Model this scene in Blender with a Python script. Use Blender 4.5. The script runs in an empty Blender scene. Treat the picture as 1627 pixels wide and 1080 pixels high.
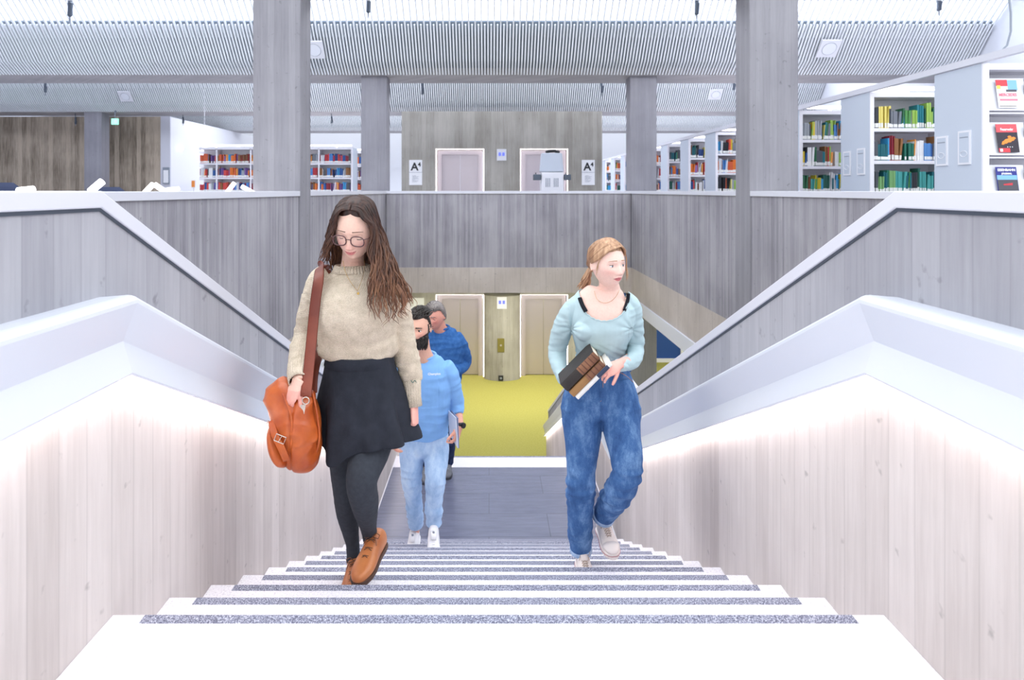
import bpy, bmesh, math, random
from mathutils import Vector, Matrix, noise
C = bpy.context.scene.collection
PI = math.pi
R = math.radians
# ---------------------------------------------------------------- camera
F, VX, HZ, EYE = 1050.0, 777.0, 303.0, 1.209
cd = bpy.data.cameras.new('camera'); cam = bpy.data.objects.new('camera', cd); C.objects.link(cam)
cam.location = (0, 0, EYE); cam.rotation_euler = (R(90), 0, 0)
cd.sensor_width = 36; cd.lens = F / 1627 * 36
cd.shift_x = (813.5 - VX) / 1627; cd.shift_y = -(540 - HZ) / 1627
cd.clip_start = 0.05; cd.clip_end = 200
cd.dof.use_dof = True; cd.dof.focus_distance = 2.9; cd.dof.aperture_fstop = 5.0
bpy.context.scene.camera = cam
# ---------------------------------------------------------------- world, exposure
w = bpy.data.worlds.new('world'); bpy.context.scene.world = w; w.use_nodes = True
bg = w.node_tree.nodes['Background']
bg.inputs[0].default_value = (0.90, 0.95, 1.0, 1); bg.inputs[1].default_value = 1.25
vs = bpy.context.scene.view_settings
vs.view_transform = 'Standard'; vs.look = 'None'; vs.gamma = 1; vs.use_curve_mapping = False
vs.exposure = 0.52
def area_light(name, loc, size, energy, rot=(0, 0, 0), col=(1, 1, 1)):
    l = bpy.data.lights.new(name, 'AREA'); l.shape = 'RECTANGLE'; l.size, l.size_y = size
    l.energy = energy; l.color = col
    o = bpy.data.objects.new(name, l); o.location = loc; o.rotation_euler = rot; C.objects.link(o); return o
# daylight falling through the skylight bands of the sawtooth roof, one per bay
for i, (yy, e) in enumerate([(3.0, 330), (11.5, 420), (18.8, 520), (26.0, 950)]):
    area_light('skylight_daylight', (0.5, yy, 5.6), (20, 3.2), e, (0, 0, 0), (0.93, 0.96, 1))
area_light('lobby_lamp', (0.4, 17.4, -1.3), (6, 1.2), 120, (0, 0, 0), (1, 0.97, 0.9))
area_light('side_lobby_lamp', (6.5, 17.5, -1.35), (4, 4), 90, (0, 0, 0), (1, 0.98, 0.95))

# ---------------------------------------------------------------- helpers
def at(x, y, d):
    "point of the place from a pixel of the 1627x1080 frame and its distance"
    return Vector(((x - VX) * d / F, d, EYE - (y - HZ) * d / F))
def lin(c):
    return tuple((v / 12.92 if v <= 0.04045 else ((v + 0.055) / 1.055) ** 2.4) for v in c)
def hexc(h):
    return lin(tuple(int(h[i:i + 2], 16) / 255 for i in (0, 2, 4))) + (1,)
def mat(name, col, rough=0.5, metal=0.0, emit=None, es=0.0, spec=None, coat=0, alpha=1, sss=0):
    m = bpy.data.materials.new(name); m.use_nodes = True
    b = m.node_tree.nodes['Principled BSDF']
    c = hexc(col) if isinstance(col, str) else col
    b.inputs['Base Color'].default_value = c
    b.inputs['Roughness'].default_value = rough; b.inputs['Metallic'].default_value = metal
    if emit: b.inputs['Emission Color'].default_value = hexc(emit); b.inputs['Emission Strength'].default_value = es
    if spec is not None: b.inputs['Specular IOR Level'].default_value = spec
    if coat: b.inputs['Coat Weight'].default_value = coat
    if alpha < 1: b.inputs['Alpha'].default_value = alpha
    if sss:
        b.inputs['Subsurface Weight'].default_value = sss; b.inputs['Subsurface Radius'].default_value = (0.012, 0.005, 0.003)
        b.inputs['Subsurface Scale'].default_value = 1
    return m
class NT:
    def __init__(s, m): s.t = m.node_tree; s.b = s.t.nodes['Principled BSDF']
    def n(s, ty, **k):
        o = s.t.nodes.new(ty)
        for a, v in k.items():
            if a.startswith('i_'):
                key = a[2:]; key = int(key) if key.isdigit() else key.replace('_', ' ')
                o.inputs[key].default_value = v
            else: setattr(o, a, v)
        return o
    def l(s, a, b): s.t.links.new(a, b)
    def math(s, op, a, b=None):
        o = s.t.nodes.new('ShaderNodeMath'); o.operation = op
        for i, v in enumerate((a, b)):
            if v is None: continue
            if isinstance(v, (int, float)): o.inputs[i].default_value = v
            else: s.l(v, o.inputs[i])
        return o.outputs[0]
    def ramp(s, fac, stops, interp='LINEAR'):
        o = s.t.nodes.new('ShaderNodeValToRGB'); o.color_ramp.interpolation = interp
        e = o.color_ramp.elements
        while len(e) < len(stops): e.new(0.5)
        for el, (p, c) in zip(e, stops): el.position = p; el.color = c if len(c) == 4 else tuple(c) + (1,)
        s.l(fac, o.inputs[0]); return o.outputs[0]
    def mix(s, mode, fac, a, b):
        o = s.t.nodes.new('ShaderNodeMix'); o.data_type = 'RGBA'; o.blend_type = mode
        if isinstance(fac, (int, float)): o.inputs[0].default_value = fac
        else: s.l(fac, o.inputs[0])
        for i, v in ((6, a), (7, b)):
            if isinstance(v, tuple): o.inputs[i].default_value = v
            else: s.l(v, o.inputs[i])
        return o.outputs[2]
    def bump(s, h, st, dist=0.01):
        o = s.n('ShaderNodeBump'); o.inputs['Strength'].default_value = st; o.inputs['Distance'].default_value = dist
        s.l(h, o.inputs['Height']); s.l(o.outputs[0], s.b.inputs['Normal'])
def concrete(name, base, dark, board=0.11, contrast=0.35, streak=0.5):
    "board-marked concrete: upright boards of slightly different tone, grain, pores"
    m = mat(name, base, 0.75, spec=0.3); k = NT(m)
    g = k.n('ShaderNodeNewGeometry'); sp = k.n('ShaderNodeSeparateXYZ'); k.l(g.outputs['Position'], sp.inputs[0])
    u = k.math('ADD', sp.outputs[0], sp.outputs[1]); z = sp.outputs[2]
    bi = k.math('FLOOR', k.math('DIVIDE', u, board)); fr = k.math('FRACT', k.math('DIVIDE', u, board))
    wn = k.n('ShaderNodeTexWhiteNoise', noise_dimensions='1D'); k.l(bi, wn.inputs['W'])
    cmb = k.n('ShaderNodeCombineXYZ'); k.l(k.math('MULTIPLY', u, 26.0), cmb.inputs[0]); k.l(k.math('MULTIPLY', z, 1.3), cmb.inputs[2])
    k.l(k.math('MULTIPLY', bi, 3.1), cmb.inputs[1])
    st = k.n('ShaderNodeTexNoise', i_Scale=1.6, i_Detail=5.0, i_Roughness=0.65); k.l(cmb.outputs[0], st.inputs['Vector'])
    cl = k.n('ShaderNodeTexNoise', i_Scale=1.1, i_Detail=4.0); k.l(g.outputs['Position'], cl.inputs['Vector'])
    po = k.n('ShaderNodeTexNoise', i_Scale=16.0, i_Detail=3.0); k.l(g.outputs['Position'], po.inputs['Vector'])
    v = k.math('ADD', k.math('MULTIPLY', wn.outputs[0], contrast), k.math('MULTIPLY', st.outputs[0], streak))
    v = k.math('ADD', v, k.math('MULTIPLY', cl.outputs[0], 0.55))
    v = k.math('SUBTRACT', v, (contrast + streak + 0.55) / 2 - 0.5)
    b4 = hexc(base); d4 = hexc(dark)
    col = k.ramp(v, [(0.18, d4), (0.62, b4), (0.95, tuple(min(1, c * 1.18) for c in b4[:3]) + (1,))])
    edge = k.ramp(fr, [(0.0, (0.62, 0.62, 0.62, 1)), (0.05, (1, 1, 1, 1)), (0.97, (1, 1, 1, 1)), (1.0, (0.75, 0.75, 0.75, 1))])
    col = k.mix('MULTIPLY', 0.42, col, edge)
    pr = k.ramp(po.outputs[0], [(0.24, (0.55, 0.55, 0.55, 1)), (0.33, (1, 1, 1, 1))])
    col = k.mix('MULTIPLY', 0.7, col, pr)
    k.l(col, k.b.inputs['Base Color'])
    k.bump(k.math('ADD', v, k.math('MULTIPLY', k.math('LESS_THAN', fr, 0.04), -0.6)), 0.35, 0.012)
    return m
M = {}
M['conc_wall'] = concrete('board_marked_concrete', 'b0afb5', '86858d', 0.115, 0.16, 0.35)
M['conc_fine'] = concrete('fine_board_concrete', 'aaa7ad', '77747d', 0.05, 0.22, 0.5)
M['conc_band'] = concrete('warm_concrete', 'cbc1ba', '9d9288', 0.6, 0.1, 0.35)
M['conc_stair'] = concrete('stairwell_concrete', 'd3cbc8', 'a39995', 0.115, 0.14, 0.34)
M['conc_core'] = concrete('lift_core_concrete', 'b4b0a8', '827d73', 0.12, 0.2, 0.45)
M['conc_brown'] = concrete('brown_rough_concrete', 'bfb09e', '6f6356', 0.16, 0.35, 0.9)
M['conc_beam'] = concrete('beam_concrete', 'b9b5b6', '938f92', 0.09, 0.12, 0.35)
M['conc_col'] = concrete('column_concrete', '98969c', '74727a', 0.09, 0.12, 0.35)
M['white'] = mat('white_lacquer', 'e6e6ec', 0.35)
M['cap'] = mat('white_cap', 'd6d6df', 0.4)
M['rail'] = mat('white_handrail', 'd8dce6', 0.3)
M['ceil_white'] = mat('ceiling_paint', 'e9ebf2', 0.8)
M['slat'] = mat('white_slat', 'eef1f4', 0.6)
M['dark'] = mat('dark_backing', '3c4450', 0.9)
M['plenum'] = mat('grey_plenum', '7c8792', 0.9)
M['led'] = mat('led', 'ffffff', emit='fff2ec', es=16)
M['led2'] = mat('led_soft', 'ffffff', emit='fff0f0', es=2.6)
M['tube'] = mat('tube_light', 'ffffff', emit='fff8fa', es=2.4)
M['skyglass'] = mat('skylight_glass', 'ffffff', emit='e6eeff', es=1.35)
M['steel'] = mat('brushed_steel', 'c9bfc4', 0.38, 0.75)
M['steel_dark'] = mat('grey_metal', '5c6470', 0.45, 0.6)
M['black'] = mat('black_plastic', '17181c', 0.5)
M['grey'] = mat('grey_plastic', '8d94a0', 0.5)
M['shelf'] = mat('white_shelf', 'eceaf0', 0.45)
M['panel'] = mat('grey_end_panel', 'c3cbd8', 0.5)
M['paper'] = mat('paper', 'f4f4f6', 0.8)
M['blue_wall'] = mat('blue_panel', '1f4a93', 0.6)
def stone():
    m = mat('white_terrazzo', 'f1eff1', 0.45, spec=0.4); k = NT(m)
    g = k.n('ShaderNodeNewGeometry')
    v = k.n('ShaderNodeTexNoise', i_Scale=160.0, i_Detail=2.0); k.l(g.outputs['Position'], v.inputs['Vector'])
    w_ = k.n('ShaderNodeTexNoise', i_Scale=3.0, i_Detail=4.0); k.l(g.outputs['Position'], w_.inputs['Vector'])
    c = k.ramp(v.outputs[0], [(0.30, hexc('c4bfc8')), (0.42, hexc('dfdde3')), (0.7, hexc('e9e8ec'))])
    c2 = k.ramp(w_.outputs[0], [(0.3, (0.96, 0.95, 0.97, 1)), (0.7, (1, 1, 1, 1))])
    k.l(k.mix('MULTIPLY', 1.0, c, c2), k.b.inputs['Base Color']); return m
M['stone'] = stone()
def strip():
    m = mat('anti_slip_grit', '6a6b7c', 0.75); k = NT(m)
    g = k.n('ShaderNodeNewGeometry')
    v = k.n('ShaderNodeTexNoise', i_Scale=260.0, i_Detail=3.0); k.l(g.outputs['Position'], v.inputs['Vector'])
    c = k.ramp(v.outputs[0], [(0.36, hexc('46465a')), (0.52, hexc('85889c')), (0.68, hexc('d0d2e0'))])
    k.l(c, k.b.inputs['Base Color']); k.bump(v.outputs[0], 0.6, 0.004); return m
M['strip'] = strip()
def slate():
    m = mat('slate_tiles', '5d6373', 0.33); k = NT(m)
    g = k.n('ShaderNodeNewGeometry')
    br = k.n('ShaderNodeTexBrick', i_Scale=1.0, i_Mortar_Size=0.004); br.inputs['Brick Width'].default_value = 1.1
    br.inputs['Row Height'].default_value = 0.42
    br.inputs['Color1'].default_value = hexc('60647a'); br.inputs['Color2'].default_value = hexc('676b80'); br.inputs['Mortar'].default_value = hexc('494d60')
    k.l(g.outputs['Position'], br.inputs['Vector'])
    cmb = k.n('ShaderNodeMapping'); cmb.inputs['Scale'].default_value = (1.5, 9, 1); k.l(g.outputs['Position'], cmb.inputs[0])
    v = k.n('ShaderNodeTexNoise', i_Scale=3.0, i_Detail=6.0); k.l(cmb.outputs[0], v.inputs['Vector'])
    c2 = k.ramp(v.outputs[0], [(0.3, (0.82, 0.82, 0.84, 1)), (0.7, (1.1, 1.1, 1.1, 1))])
    k.l(k.mix('MULTIPLY', 1.0, br.outputs[0], c2), k.b.inputs['Base Color']); k.bump(v.outputs[0], 0.3, 0.01); return m
M['slate'] = slate()
def carpet(name, c0, c1):
    m = mat(name, c0, 0.95, spec=0.1); k = NT(m); g = k.n('ShaderNodeNewGeometry')
    v = k.n('ShaderNodeTexNoise', i_Scale=42.0, i_Detail=4.0); k.l(g.outputs['Position'], v.inputs['Vector'])
    k.l(k.ramp(v.outputs[0], [(0.3, hexc(c0)), (0.7, hexc(c1))]), k.b.inputs['Base Color']); return m
M['carpet'] = carpet('yellow_green_carpet', 'a6a152', 'bab568')
M['carpet_up'] = carpet('grey_carpet', 'b0b0b6', 'c2c2c8')

def wloc(o):
    p = Vector((0, 0, 0))
    while o is not None: p += Vector(o.location); o = o.parent
    return p
def tag(o, label=None, cat=None, group=None, kind=None):
    if label: o['label'] = label
    if cat: o['category'] = cat
    if group: o['group'] = group
    if kind: o['kind'] = kind
    return o
def thing(name, label, cat, loc, group=None):
    o = bpy.data.objects.new(name, None); o.empty_display_size = 0.1; C.objects.link(o); o.location = Vector(loc)
    return tag(o, label, cat, group)
def link_mesh(name, me, mats, parent=None, smooth=False, base=None):
    "vertices come in world space; the origin goes to the thing's base (or stays on the parent's)"
    if not isinstance(mats, (list, tuple)): mats = [mats]
    for m_ in mats: me.materials.append(m_)
    if parent is not None: org = wloc(parent)
    elif base is not None: org = Vector(base)
    else:
        xs = [v.co for v in me.vertices]
        org = Vector(((min(v.x for v in xs) + max(v.x for v in xs)) / 2, (min(v.y for v in xs) + max(v.y for v in xs)) / 2, min(v.z for v in xs)))
    me.transform(Matrix.Translation(-org))
    if smooth:
        for p in me.polygons: p.use_smooth = True
    o = bpy.data.objects.new(name, me); C.objects.link(o)
    if parent is not None: o.parent = parent
    else: o.location = org
    return o
class MB:
    def __init__(s): s.v = []; s.f = []; s.m = []; s.cur = 0
    def add(s, vs, fs):
        n = len(s.v); s.v += [tuple(v) for v in vs]
        s.f += [tuple(i + n for i in f) for f in fs]; s.m += [s.cur] * len(fs); return s
    def box(s, x0, x1, y0, y1, z0, z1):
        return s.add([(x0, y0, z0), (x1, y0, z0), (x1, y1, z0), (x0, y1, z0), (x0, y0, z1), (x1, y0, z1), (x1, y1, z1), (x0, y1, z1)],
                     [(0, 3, 2, 1), (4, 5, 6, 7), (0, 1, 5, 4), (1, 2, 6, 5), (2, 3, 7, 6), (3, 0, 4, 7)])
    def obox(s, c, ax, ay, az):
        "box about centre c with half-axis vectors"
        c, ax, ay, az = map(Vector, (c, ax, ay, az)); vs = []
        for sz in (-1, 1):
            for sx, sy in ((-1, -1), (1, -1), (1, 1), (-1, 1)): vs.append(c + ax * sx + ay * sy + az * sz)
        return s.add(vs, [(0, 3, 2, 1), (4, 5, 6, 7), (0, 1, 5, 4), (1, 2, 6, 5), (2, 3, 7, 6), (3, 0, 4, 7)])
    def sweep(s, rings, cap=True, closed=True):
        n = len(rings[0]); vs = [p for r in rings for p in r]; fs = []
        for i in range(len(rings) - 1):
            for j in range(n if closed else n - 1):
                a = i * n + j; b = i * n + (j + 1) % n; fs.append((a, b, b + n, a + n))
        if cap: fs.append(tuple(range(n))[::-1]); fs.append(tuple(range((len(rings) - 1) * n, len(rings) * n)))
        return s.add(vs, fs)
    def tube(s, pts, rad, seg=10, flat=1.0, ref=(0, 1, 0), cap=True):
        pts = [Vector(p) for p in pts]; rings = []
        if not isinstance(rad, (list, tuple)): rad = [rad] * len(pts)
        ref = Vector(ref)
        for i, p in enumerate(pts):
            t = (pts[min(i + 1, len(pts) - 1)] - pts[max(i - 1, 0)]); t = t.normalized() if t.length > 1e-9 else Vector((0, 0, 1))
            a = ref - t * ref.dot(t)
            if a.length < 1e-4: a = Vector((1, 0, 0)) - t * t.x
            a.normalize(); b = t.cross(a)
            r = rad[i]; ra, rb = r if isinstance(r, (tuple, list)) else (r * flat, r)
            rings.append([p + a * (math.sin(2 * PI * k / seg) * ra) + b * (math.cos(2 * PI * k / seg) * rb) for k in range(seg)])
        return s.sweep(rings, cap)
    def sphere(s, c, r, seg=16, rings=10, rot=None):
        r = r if isinstance(r, (tuple, list)) else (r, r, r); vs = []; c = Vector(c)
        def tf(v):
            v = Vector(v)
            if rot is not None: v = rot @ v
            return c + v
        vs.append(tf((0, 0, r[2])))
        for i in range(1, rings):
            th = PI * i / rings
            for j in range(seg):
                ph = 2 * PI * j / seg; vs.append(tf((r[0] * math.sin(th) * math.cos(ph), r[1] * math.sin(th) * math.sin(ph), r[2] * math.cos(th))))
        vs.append(tf((0, 0, -r[2]))); fs = []
        for j in range(seg): fs.append((0, 1 + j, 1 + (j + 1) % seg))
        for i in range(rings - 2):
            for j in range(seg):
                a = 1 + i * seg + j; b = 1 + i * seg + (j + 1) % seg; fs.append((a, a + seg, b + seg, b))
        n = len(vs) - 1
        for j in range(seg): fs.append((n, 1 + (rings - 2) * seg + (j + 1) % seg, 1 + (rings - 2) * seg + j))
        return s.add(vs, fs)
    def mesh(s, name='mesh'):
        me = bpy.data.meshes.new(name); me.from_pydata(s.v, [], s.f)
        me.polygons.foreach_set('material_index', s.m); me.update()
        bm = bmesh.new(); bm.from_mesh(me); bmesh.ops.recalc_face_normals(bm, faces=bm.faces); bm.to_mesh(me); bm.free()
        return me
    def build(s, name, mats, parent=None, smooth=False, bevel=0, base=None):
        o = link_mesh(name, s.mesh(name), mats, parent, smooth, base)
        if bevel:
            md = o.modifiers.new('bevel', 'BEVEL'); md.width = bevel; md.segments = 2; md.limit_method = 'ANGLE'; md.angle_limit = R(40)
        return o
def struct(mb, name, m, **k): return tag(mb.build(name, m, **k), kind='structure')
def yzpoly(mb, x0, x1, poly):
    "closed outline in the y-z plane given thickness from x0 to x1"
    n = len(poly); vs = [(x0, y, z) for y, z in poly] + [(x1, y, z) for y, z in poly]
    fs = [tuple(range(n)), tuple(range(2 * n - 1, n - 1, -1))] + [(i, i + n, (i + 1) % n + n, (i + 1) % n) for i in range(n)]
    return mb.add(vs, fs)
def text_part(name, txt, loc, size, m, parent, rot=(R(90), 0, 0), align='CENTER', bold=0.0, sx=1.0):
    cu = bpy.data.curves.new(name, 'FONT'); cu.body = txt; cu.size = size; cu.align_x = align; cu.align_y = 'CENTER'
    cu.extrude = 0.0008; cu.offset = bold; cu.resolution_u = 3
    t = bpy.data.objects.new(name, cu); C.objects.link(t)
    me = bpy.data.meshes.new_from_object(t.evaluated_get(bpy.context.evaluated_depsgraph_get()))
    bpy.data.objects.remove(t)
    from mathutils import Euler
    me.transform(Matrix.Translation(Vector(loc)) @ Euler(rot).to_matrix().to_4x4() @ Matrix.Diagonal((sx, 1, 1, 1)))
    return link_mesh(name, me, m, parent)
# ================================================================ THE SETTING
XS = 0.027                       # axis of the stairs
XL, XR = -2.42, 3.335            # faces of the void
RISE, GO, D0 = 0.1557, 0.333, 1.886
N1 = 12; ZL = -RISE * N1         # half landing
D1 = D0 + GO * (N1 - 1) + GO     # its near edge under the last riser
D2 = 7.67                        # far edge of the half landing
N2 = 16; ZF = -4.307; R2 = (ZL - ZF) / N2; D3 = D2 + GO * (N2 - 1)
DP = 15.5; DE = 19.5; DB = 34.0
SL = -RISE / GO; SL2 = -R2 / GO
DF = D0 + (N1) * GO              # where the stair slope meets the landing
def path(off, y0=-1.6, y1=D3 + 0.35):
    return [(y0, off), (D0, off), (DF, off + ZL), (D2, off + ZL), (D3 + .33, off + ZF), (y1, off + ZF)]
# ---- stairs
m = MB(); m.cur = 0
m.box(XS - 1.1, XS + 1.1, -1.6, D0, -0.3, 0)
for k in range(1, N1):
    m.box(XS - 1.1, XS + 1.1, D0 + GO * (k - 1) - 0.02, D0 + GO * k, -RISE * k - 0.32, -RISE * k)
m.box(XS - 1.1, XS + 1.1, D2 - 0.31, D2, ZL - 0.3, ZL)
for k in range(1, N2):
    m.box(XS - 1.1, XS + 1.1, D2 + GO * (k - 1) - 0.02, D2 + GO * k, ZL - R2 * k - 0.3, ZL - R2 * k)
m.cur = 1
def strip_box(y, z): m.box(XS - 1.008, XS + 1.008, y - 0.040, y - 0.001, z - 0.004, z + 0.0012)
for k in range(0, N1): strip_box(D0 + GO * k, -RISE * k)
for k in range(0, N2): strip_box(D2 + GO * k, ZL - R2 * k)
m.cur = 2; m.box(XS - 1.1, XS + 1.1, D0 + GO * (N1 - 1) - .02, D2 - 0.31, ZL - 0.3, ZL)
struct(m, 'floor_stairs', [M['stone'], M['strip'], M['slate']], bevel=0.003)
# ---- upper floor round the void, lower floor
m = MB()
m.box(-19.5, XS - 1.1, -1.6, D0, -0.3, -0.002); m.box(XS + 1.1, 12, -1.6, D0, -0.3, -0.002)
m.box(-19.5, XL - 0.02, D0, DB, -0.3, 0); m.box(XR + 0.02, 12, D0, DB, -0.3, 0); m.box(XL - .02, XR + .02, DP + .02, DB, -0.3, 0)
struct(m, 'floor_upper', M['carpet_up'])
m = MB(); m.box(-19.5, 14, -1.6, DB, ZF - 0.3, ZF); struct(m, 'floor', M['carpet'])
# ---- stair side walls: lower lit part below the rail, upper part with the coping
for sgn, nm in ((-1, 'left'), (1, 'right')):
    xi = XS + sgn * 1.1; xu = XS + sgn * 1.14; xo = XS + sgn * 1.38
    low = path(0.74); up = path(1.16)
    m = MB()
    bot = [(D3 + .35, ZF), (-1.6, ZF)]
    m.cur = 0; yzpoly(m, min(xi, xo), max(xi, xo), low + bot)
    struct(m, 'wall_stair_' + nm, M['conc_stair'])
    m = MB(); yzpoly(m, min(xu, xo), max(xu, xo), up + path(0.70)[::-1]); struct(m, 'wall_balustrade_' + nm, M['conc_wall'])
    # coping
    m = MB(); prof = [(1.130, 1.160), (1.130, 1.2085), (1.40, 1.2085), (1.40, 1.160)]
    m.sweep([[(XS + sgn * px, y, z + pz) for px, pz in prof] for y, z in path(0)])
    struct(m, 'trim_coping_' + nm, M['cap'], bevel=0.004)
    # dark strip standing in for the shadow line under the coping
    m = MB(); prof = [(1.136, 1.150), (1.136, 1.162), (1.38, 1.162), (1.38, 1.150)]
    m.sweep([[(XS + sgn * px, y, z + pz) for px, pz in prof] for y, z in path(0)])
    struct(m, 'trim_shadow_line_' + nm, M['steel_dark'])
    # handrail: rounded top, face leaning in, lower lip
    t = thing('handrail', 'thick white folded handrail on the %s wall of the stairs, light strip beneath' % nm, 'handrail', (XS + sgn * 1.1, D0, 0.69))
    prof = [(1.145, 0.905), (1.06, 0.912), (1.047, 0.911), (1.036, 0.907), (1.030, 0.899), (1.030, 0.889), (1.0714, 0.780), (1.0445, 0.690), (1.048, 0.684), (1.056, 0.684), (1.083, 0.775), (1.145, 0.80)]
    m = MB()
    pp = path(0, y1=D3 + .33)
    m.sweep([[(XS + sgn * px, y, z + pz) for px, pz in prof] for y, z in pp])
    o = m.build('rail_body', M['rail'], t)
    m = MB(); prof = [(1.058, 0.690), (1.058, 0.704), (1.072, 0.712), (1.074, 0.700)]
    m.sweep([[(XS + sgn * px, y, z + pz) for px, pz in prof] for y, z in pp])
    tag(m.build('light_strip', M['led'], t), 'glowing white light strip under the rail')
    # thin white skirting along the treads
    m = MB()
    m.box(min(xi, xi - sgn * .006), max(xi, xi - sgn * .006), D0 + GO * (N1 - 1), D2, ZL, ZL + 0.012)
    struct(m, 'baseboard_' + nm, M['white'])
# ---- parapets of the void
def parapet(x0, x1, y0, y1, nm, cap_in):
    m = MB(); m.box(x0, x1, y0, y1, -0.59, 1.145); struct(m, 'wall_parapet_' + nm, M['conc_fine'])
    m = MB(); m.box(*( (x0 - (0.0 if cap_in < 0 else 0.0), x1, y0, y1) ), -1.25, -0.59); struct(m, 'wall_beam_' + nm, M['conc_band'])
CYS = [8.4, 15.5]
parapet(XL - 0.22, XL, D0 + .02, DP + .2, 'left', -1)
parapet(XR, XR + 0.22, D0 + .02, DP + .2, 'right', 1)
m = MB(); m.box(XL, XR, DP, DP + .2, -0.59, 1.145); struct(m, 'wall_parapet_far', M['conc_fine'])
m = MB(); m.box(XL, XR, DP - .03, DP + .2, -1.18, -0.59); struct(m, 'wall_beam_far', M['conc_band'])
m = MB()
m.box(XL - .26, XL + .02, D0 + .02, 8.4, 1.14, 1.204); m.box(XL - .26, XL + .02, 8.88, DP - .02, 1.14, 1.204)
struct(m, 'trim_1', M['cap'], bevel=.004)
m = MB(); m.box(XR - .02, XR + .26, D0 + .02, 8.4, 1.14, 1.204); m.box(XR - .02, XR + .26, 8.88, DP - .02, 1.14, 1.204)
struct(m, 'trim_2', M['cap'], bevel=.004)
m = MB(); m.box(XL - .02, XR + .02, DP - .02, DP + .24, 1.14, 1.204); struct(m, 'trim_3', M['cap'], bevel=.004)
# white edge strips under the side beams
m = MB(); m.box(XR - .03, XR + .18, 3, DP - .3, -1.52, -1.25); struct(m, 'trim_4', M['rail'], bevel=.004)
m = MB(); m.box(XL - .18, XL + .03, 3, DP - .3, -1.52, -1.25); struct(m, 'trim_5', M['rail'], bevel=.004)
# ---- columns
def column(xa, xb, y, z0=ZF, z1=3.92, fy=0.48):
    m = MB(); m.box(xa, xb, y, y + fy, z0, z1); return struct(m, 'wall_column', M['conc_col'], bevel=0.015)
for y in CYS:
    column(XL - 0.585, XL + 0.025, y); column(XR - 0.025, XR + 0.60, y)
column(-13.85, -13.25, 22.6, 0); column(14.0 - 3.2, 11.1, 22.6, 0)
# ---- beams and slatted sawtooth ceiling, one bay after another
X0, X1, P = -19.5, 11.1, 0.07
rnd = random.Random(4)
for bi, yb in enumerate((8.4, 15.4, 22.6, 29.8)):
    m = MB(); m.box(X0, 11.3, yb, yb + (1.15 if bi else .6), 3.9, 5.2); struct(m, 'ceiling_beam', M['conc_beam'])
    if bi == 0: continue
    prof = [(yb - 0.02, 3.905), (yb - .38, 4.15), (yb - .72, 4.56), (yb - .95, 4.83)]
    prof2 = [(yb - .70, 4.60), (yb - 1.4, 5.25), (yb - 2.6, 5.35)]
    m = MB()
    n = int((X1 - X0) / P)
    def slat(x, pr, w_=.034, h=.03):
        m.sweep([[(x, y, z), (x + w_, y, z), (x + w_, y + h * .6, z + h), (x, y + h * .6, z + h)] for y, z in pr])
    for i in range(n):
        slat(X0 + i * P, prof)
        if i % 2 == 0: slat(X0 + i * P, prof2, .03, .05)
    struct(m, 'ceiling_slats', M['slat'])
    m = MB(); m.sweep([[(X0, y + .11, z + .1), (X1, y + .11, z + .1), (X1, y + .14, z + .14), (X0, y + .14, z + .14)] for y, z in prof])
    struct(m, 'ceiling_backing', M['plenum'])
    m = MB(); m.sweep([[(X0, y + .10, z + .12), (X1, y + .1, z + .12), (X1, y + .13, z + .16), (X0, y + .13, z + .16)] for y, z in [(yb - .80, 4.86), (yb - 1.45, 5.38), (yb - 2.6, 5.5), (yb - 4.2, 5.5)]])
    struct(m, 'ceiling_skylight', M['skyglass'])
    m = MB(); m.sweep([[(X0, y, z), (X1, y, z), (X1, y, z + .1), (X0, y, z + .1)] for y, z in [(yb - 7.2 + 1.15, 3.9), (yb - 5.2, 5.0), (yb - 4.2, 5.5)]]) 
    struct(m, 'ceiling_slope', M['ceil_white'])
# crossing mullions seen through the slats
for yb in (15.4,):
    m = MB()
    for x in (-4.6, -1.6, 2.6 , 4.9, 8.0):
        m.box(x, x + .09, yb - 2.6, yb - .9, 5.40, 5.46)
    struct(m, 'ceiling_mullions', M['grey'])
# ---- outer walls
m = MB(); m.box(11.1, 11.4, -1.6, DB, 0, 5.7); struct(m, 'wall_right', M['ceil_white'])
m = MB(); m.box(-19.8, -19.5, -1.6, DB, ZF, 5.7); struct(m, 'wall_left', M['ceil_white'])
m = MB(); m.box(-19.5, 11.4, DB, DB + .2, 0, 5.7); struct(m, 'wall_far', M['ceil_white'])
m = MB(); m.box(-19.5, -11.85, 24.0, 24.3, 0, 3.9); struct(m, 'wall_brown', M['conc_brown'])
m = MB(); m.box(-11.85, -11.6, 24.0, DB, 0, 3.9); struct(m, 'wall_partition', M['white'])
m = MB(); m.box(-11.9, -11.55, 23.94, 24.0, 0, 3.9); struct(m, 'trim_6', M['cap'])
# ceiling over the lower storey
m = MB(); m.box(-19.5, XL - .2, D0, DB, -1.15, -.32); m.box(XR + .2, 14, D0, DB, -1.15, -.32); m.box(XL - .2, XR + .2, DP + .2, DB, -1.15, -.32)
struct(m, 'ceiling_lower', M['ceil_white'])
m = MB(); m.box(4.3, 14, 21.3, 21.5, ZF + .12, -1.15); struct(m, 'wall_blue', M['blue_wall'])
m = MB(); m.box(4.3, 14, 21.25, 21.5, ZF, ZF + .12); m.box(6.17, 6.25, 21.24, 21.3, ZF, -1.15); struct(m, 'trim_7', M['white'])
m = MB(); m.box(-19.5, -2.58, 21.3, 21.5, ZF, -1.15); struct(m, 'wall_lower_far', M['conc_core'])
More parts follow.
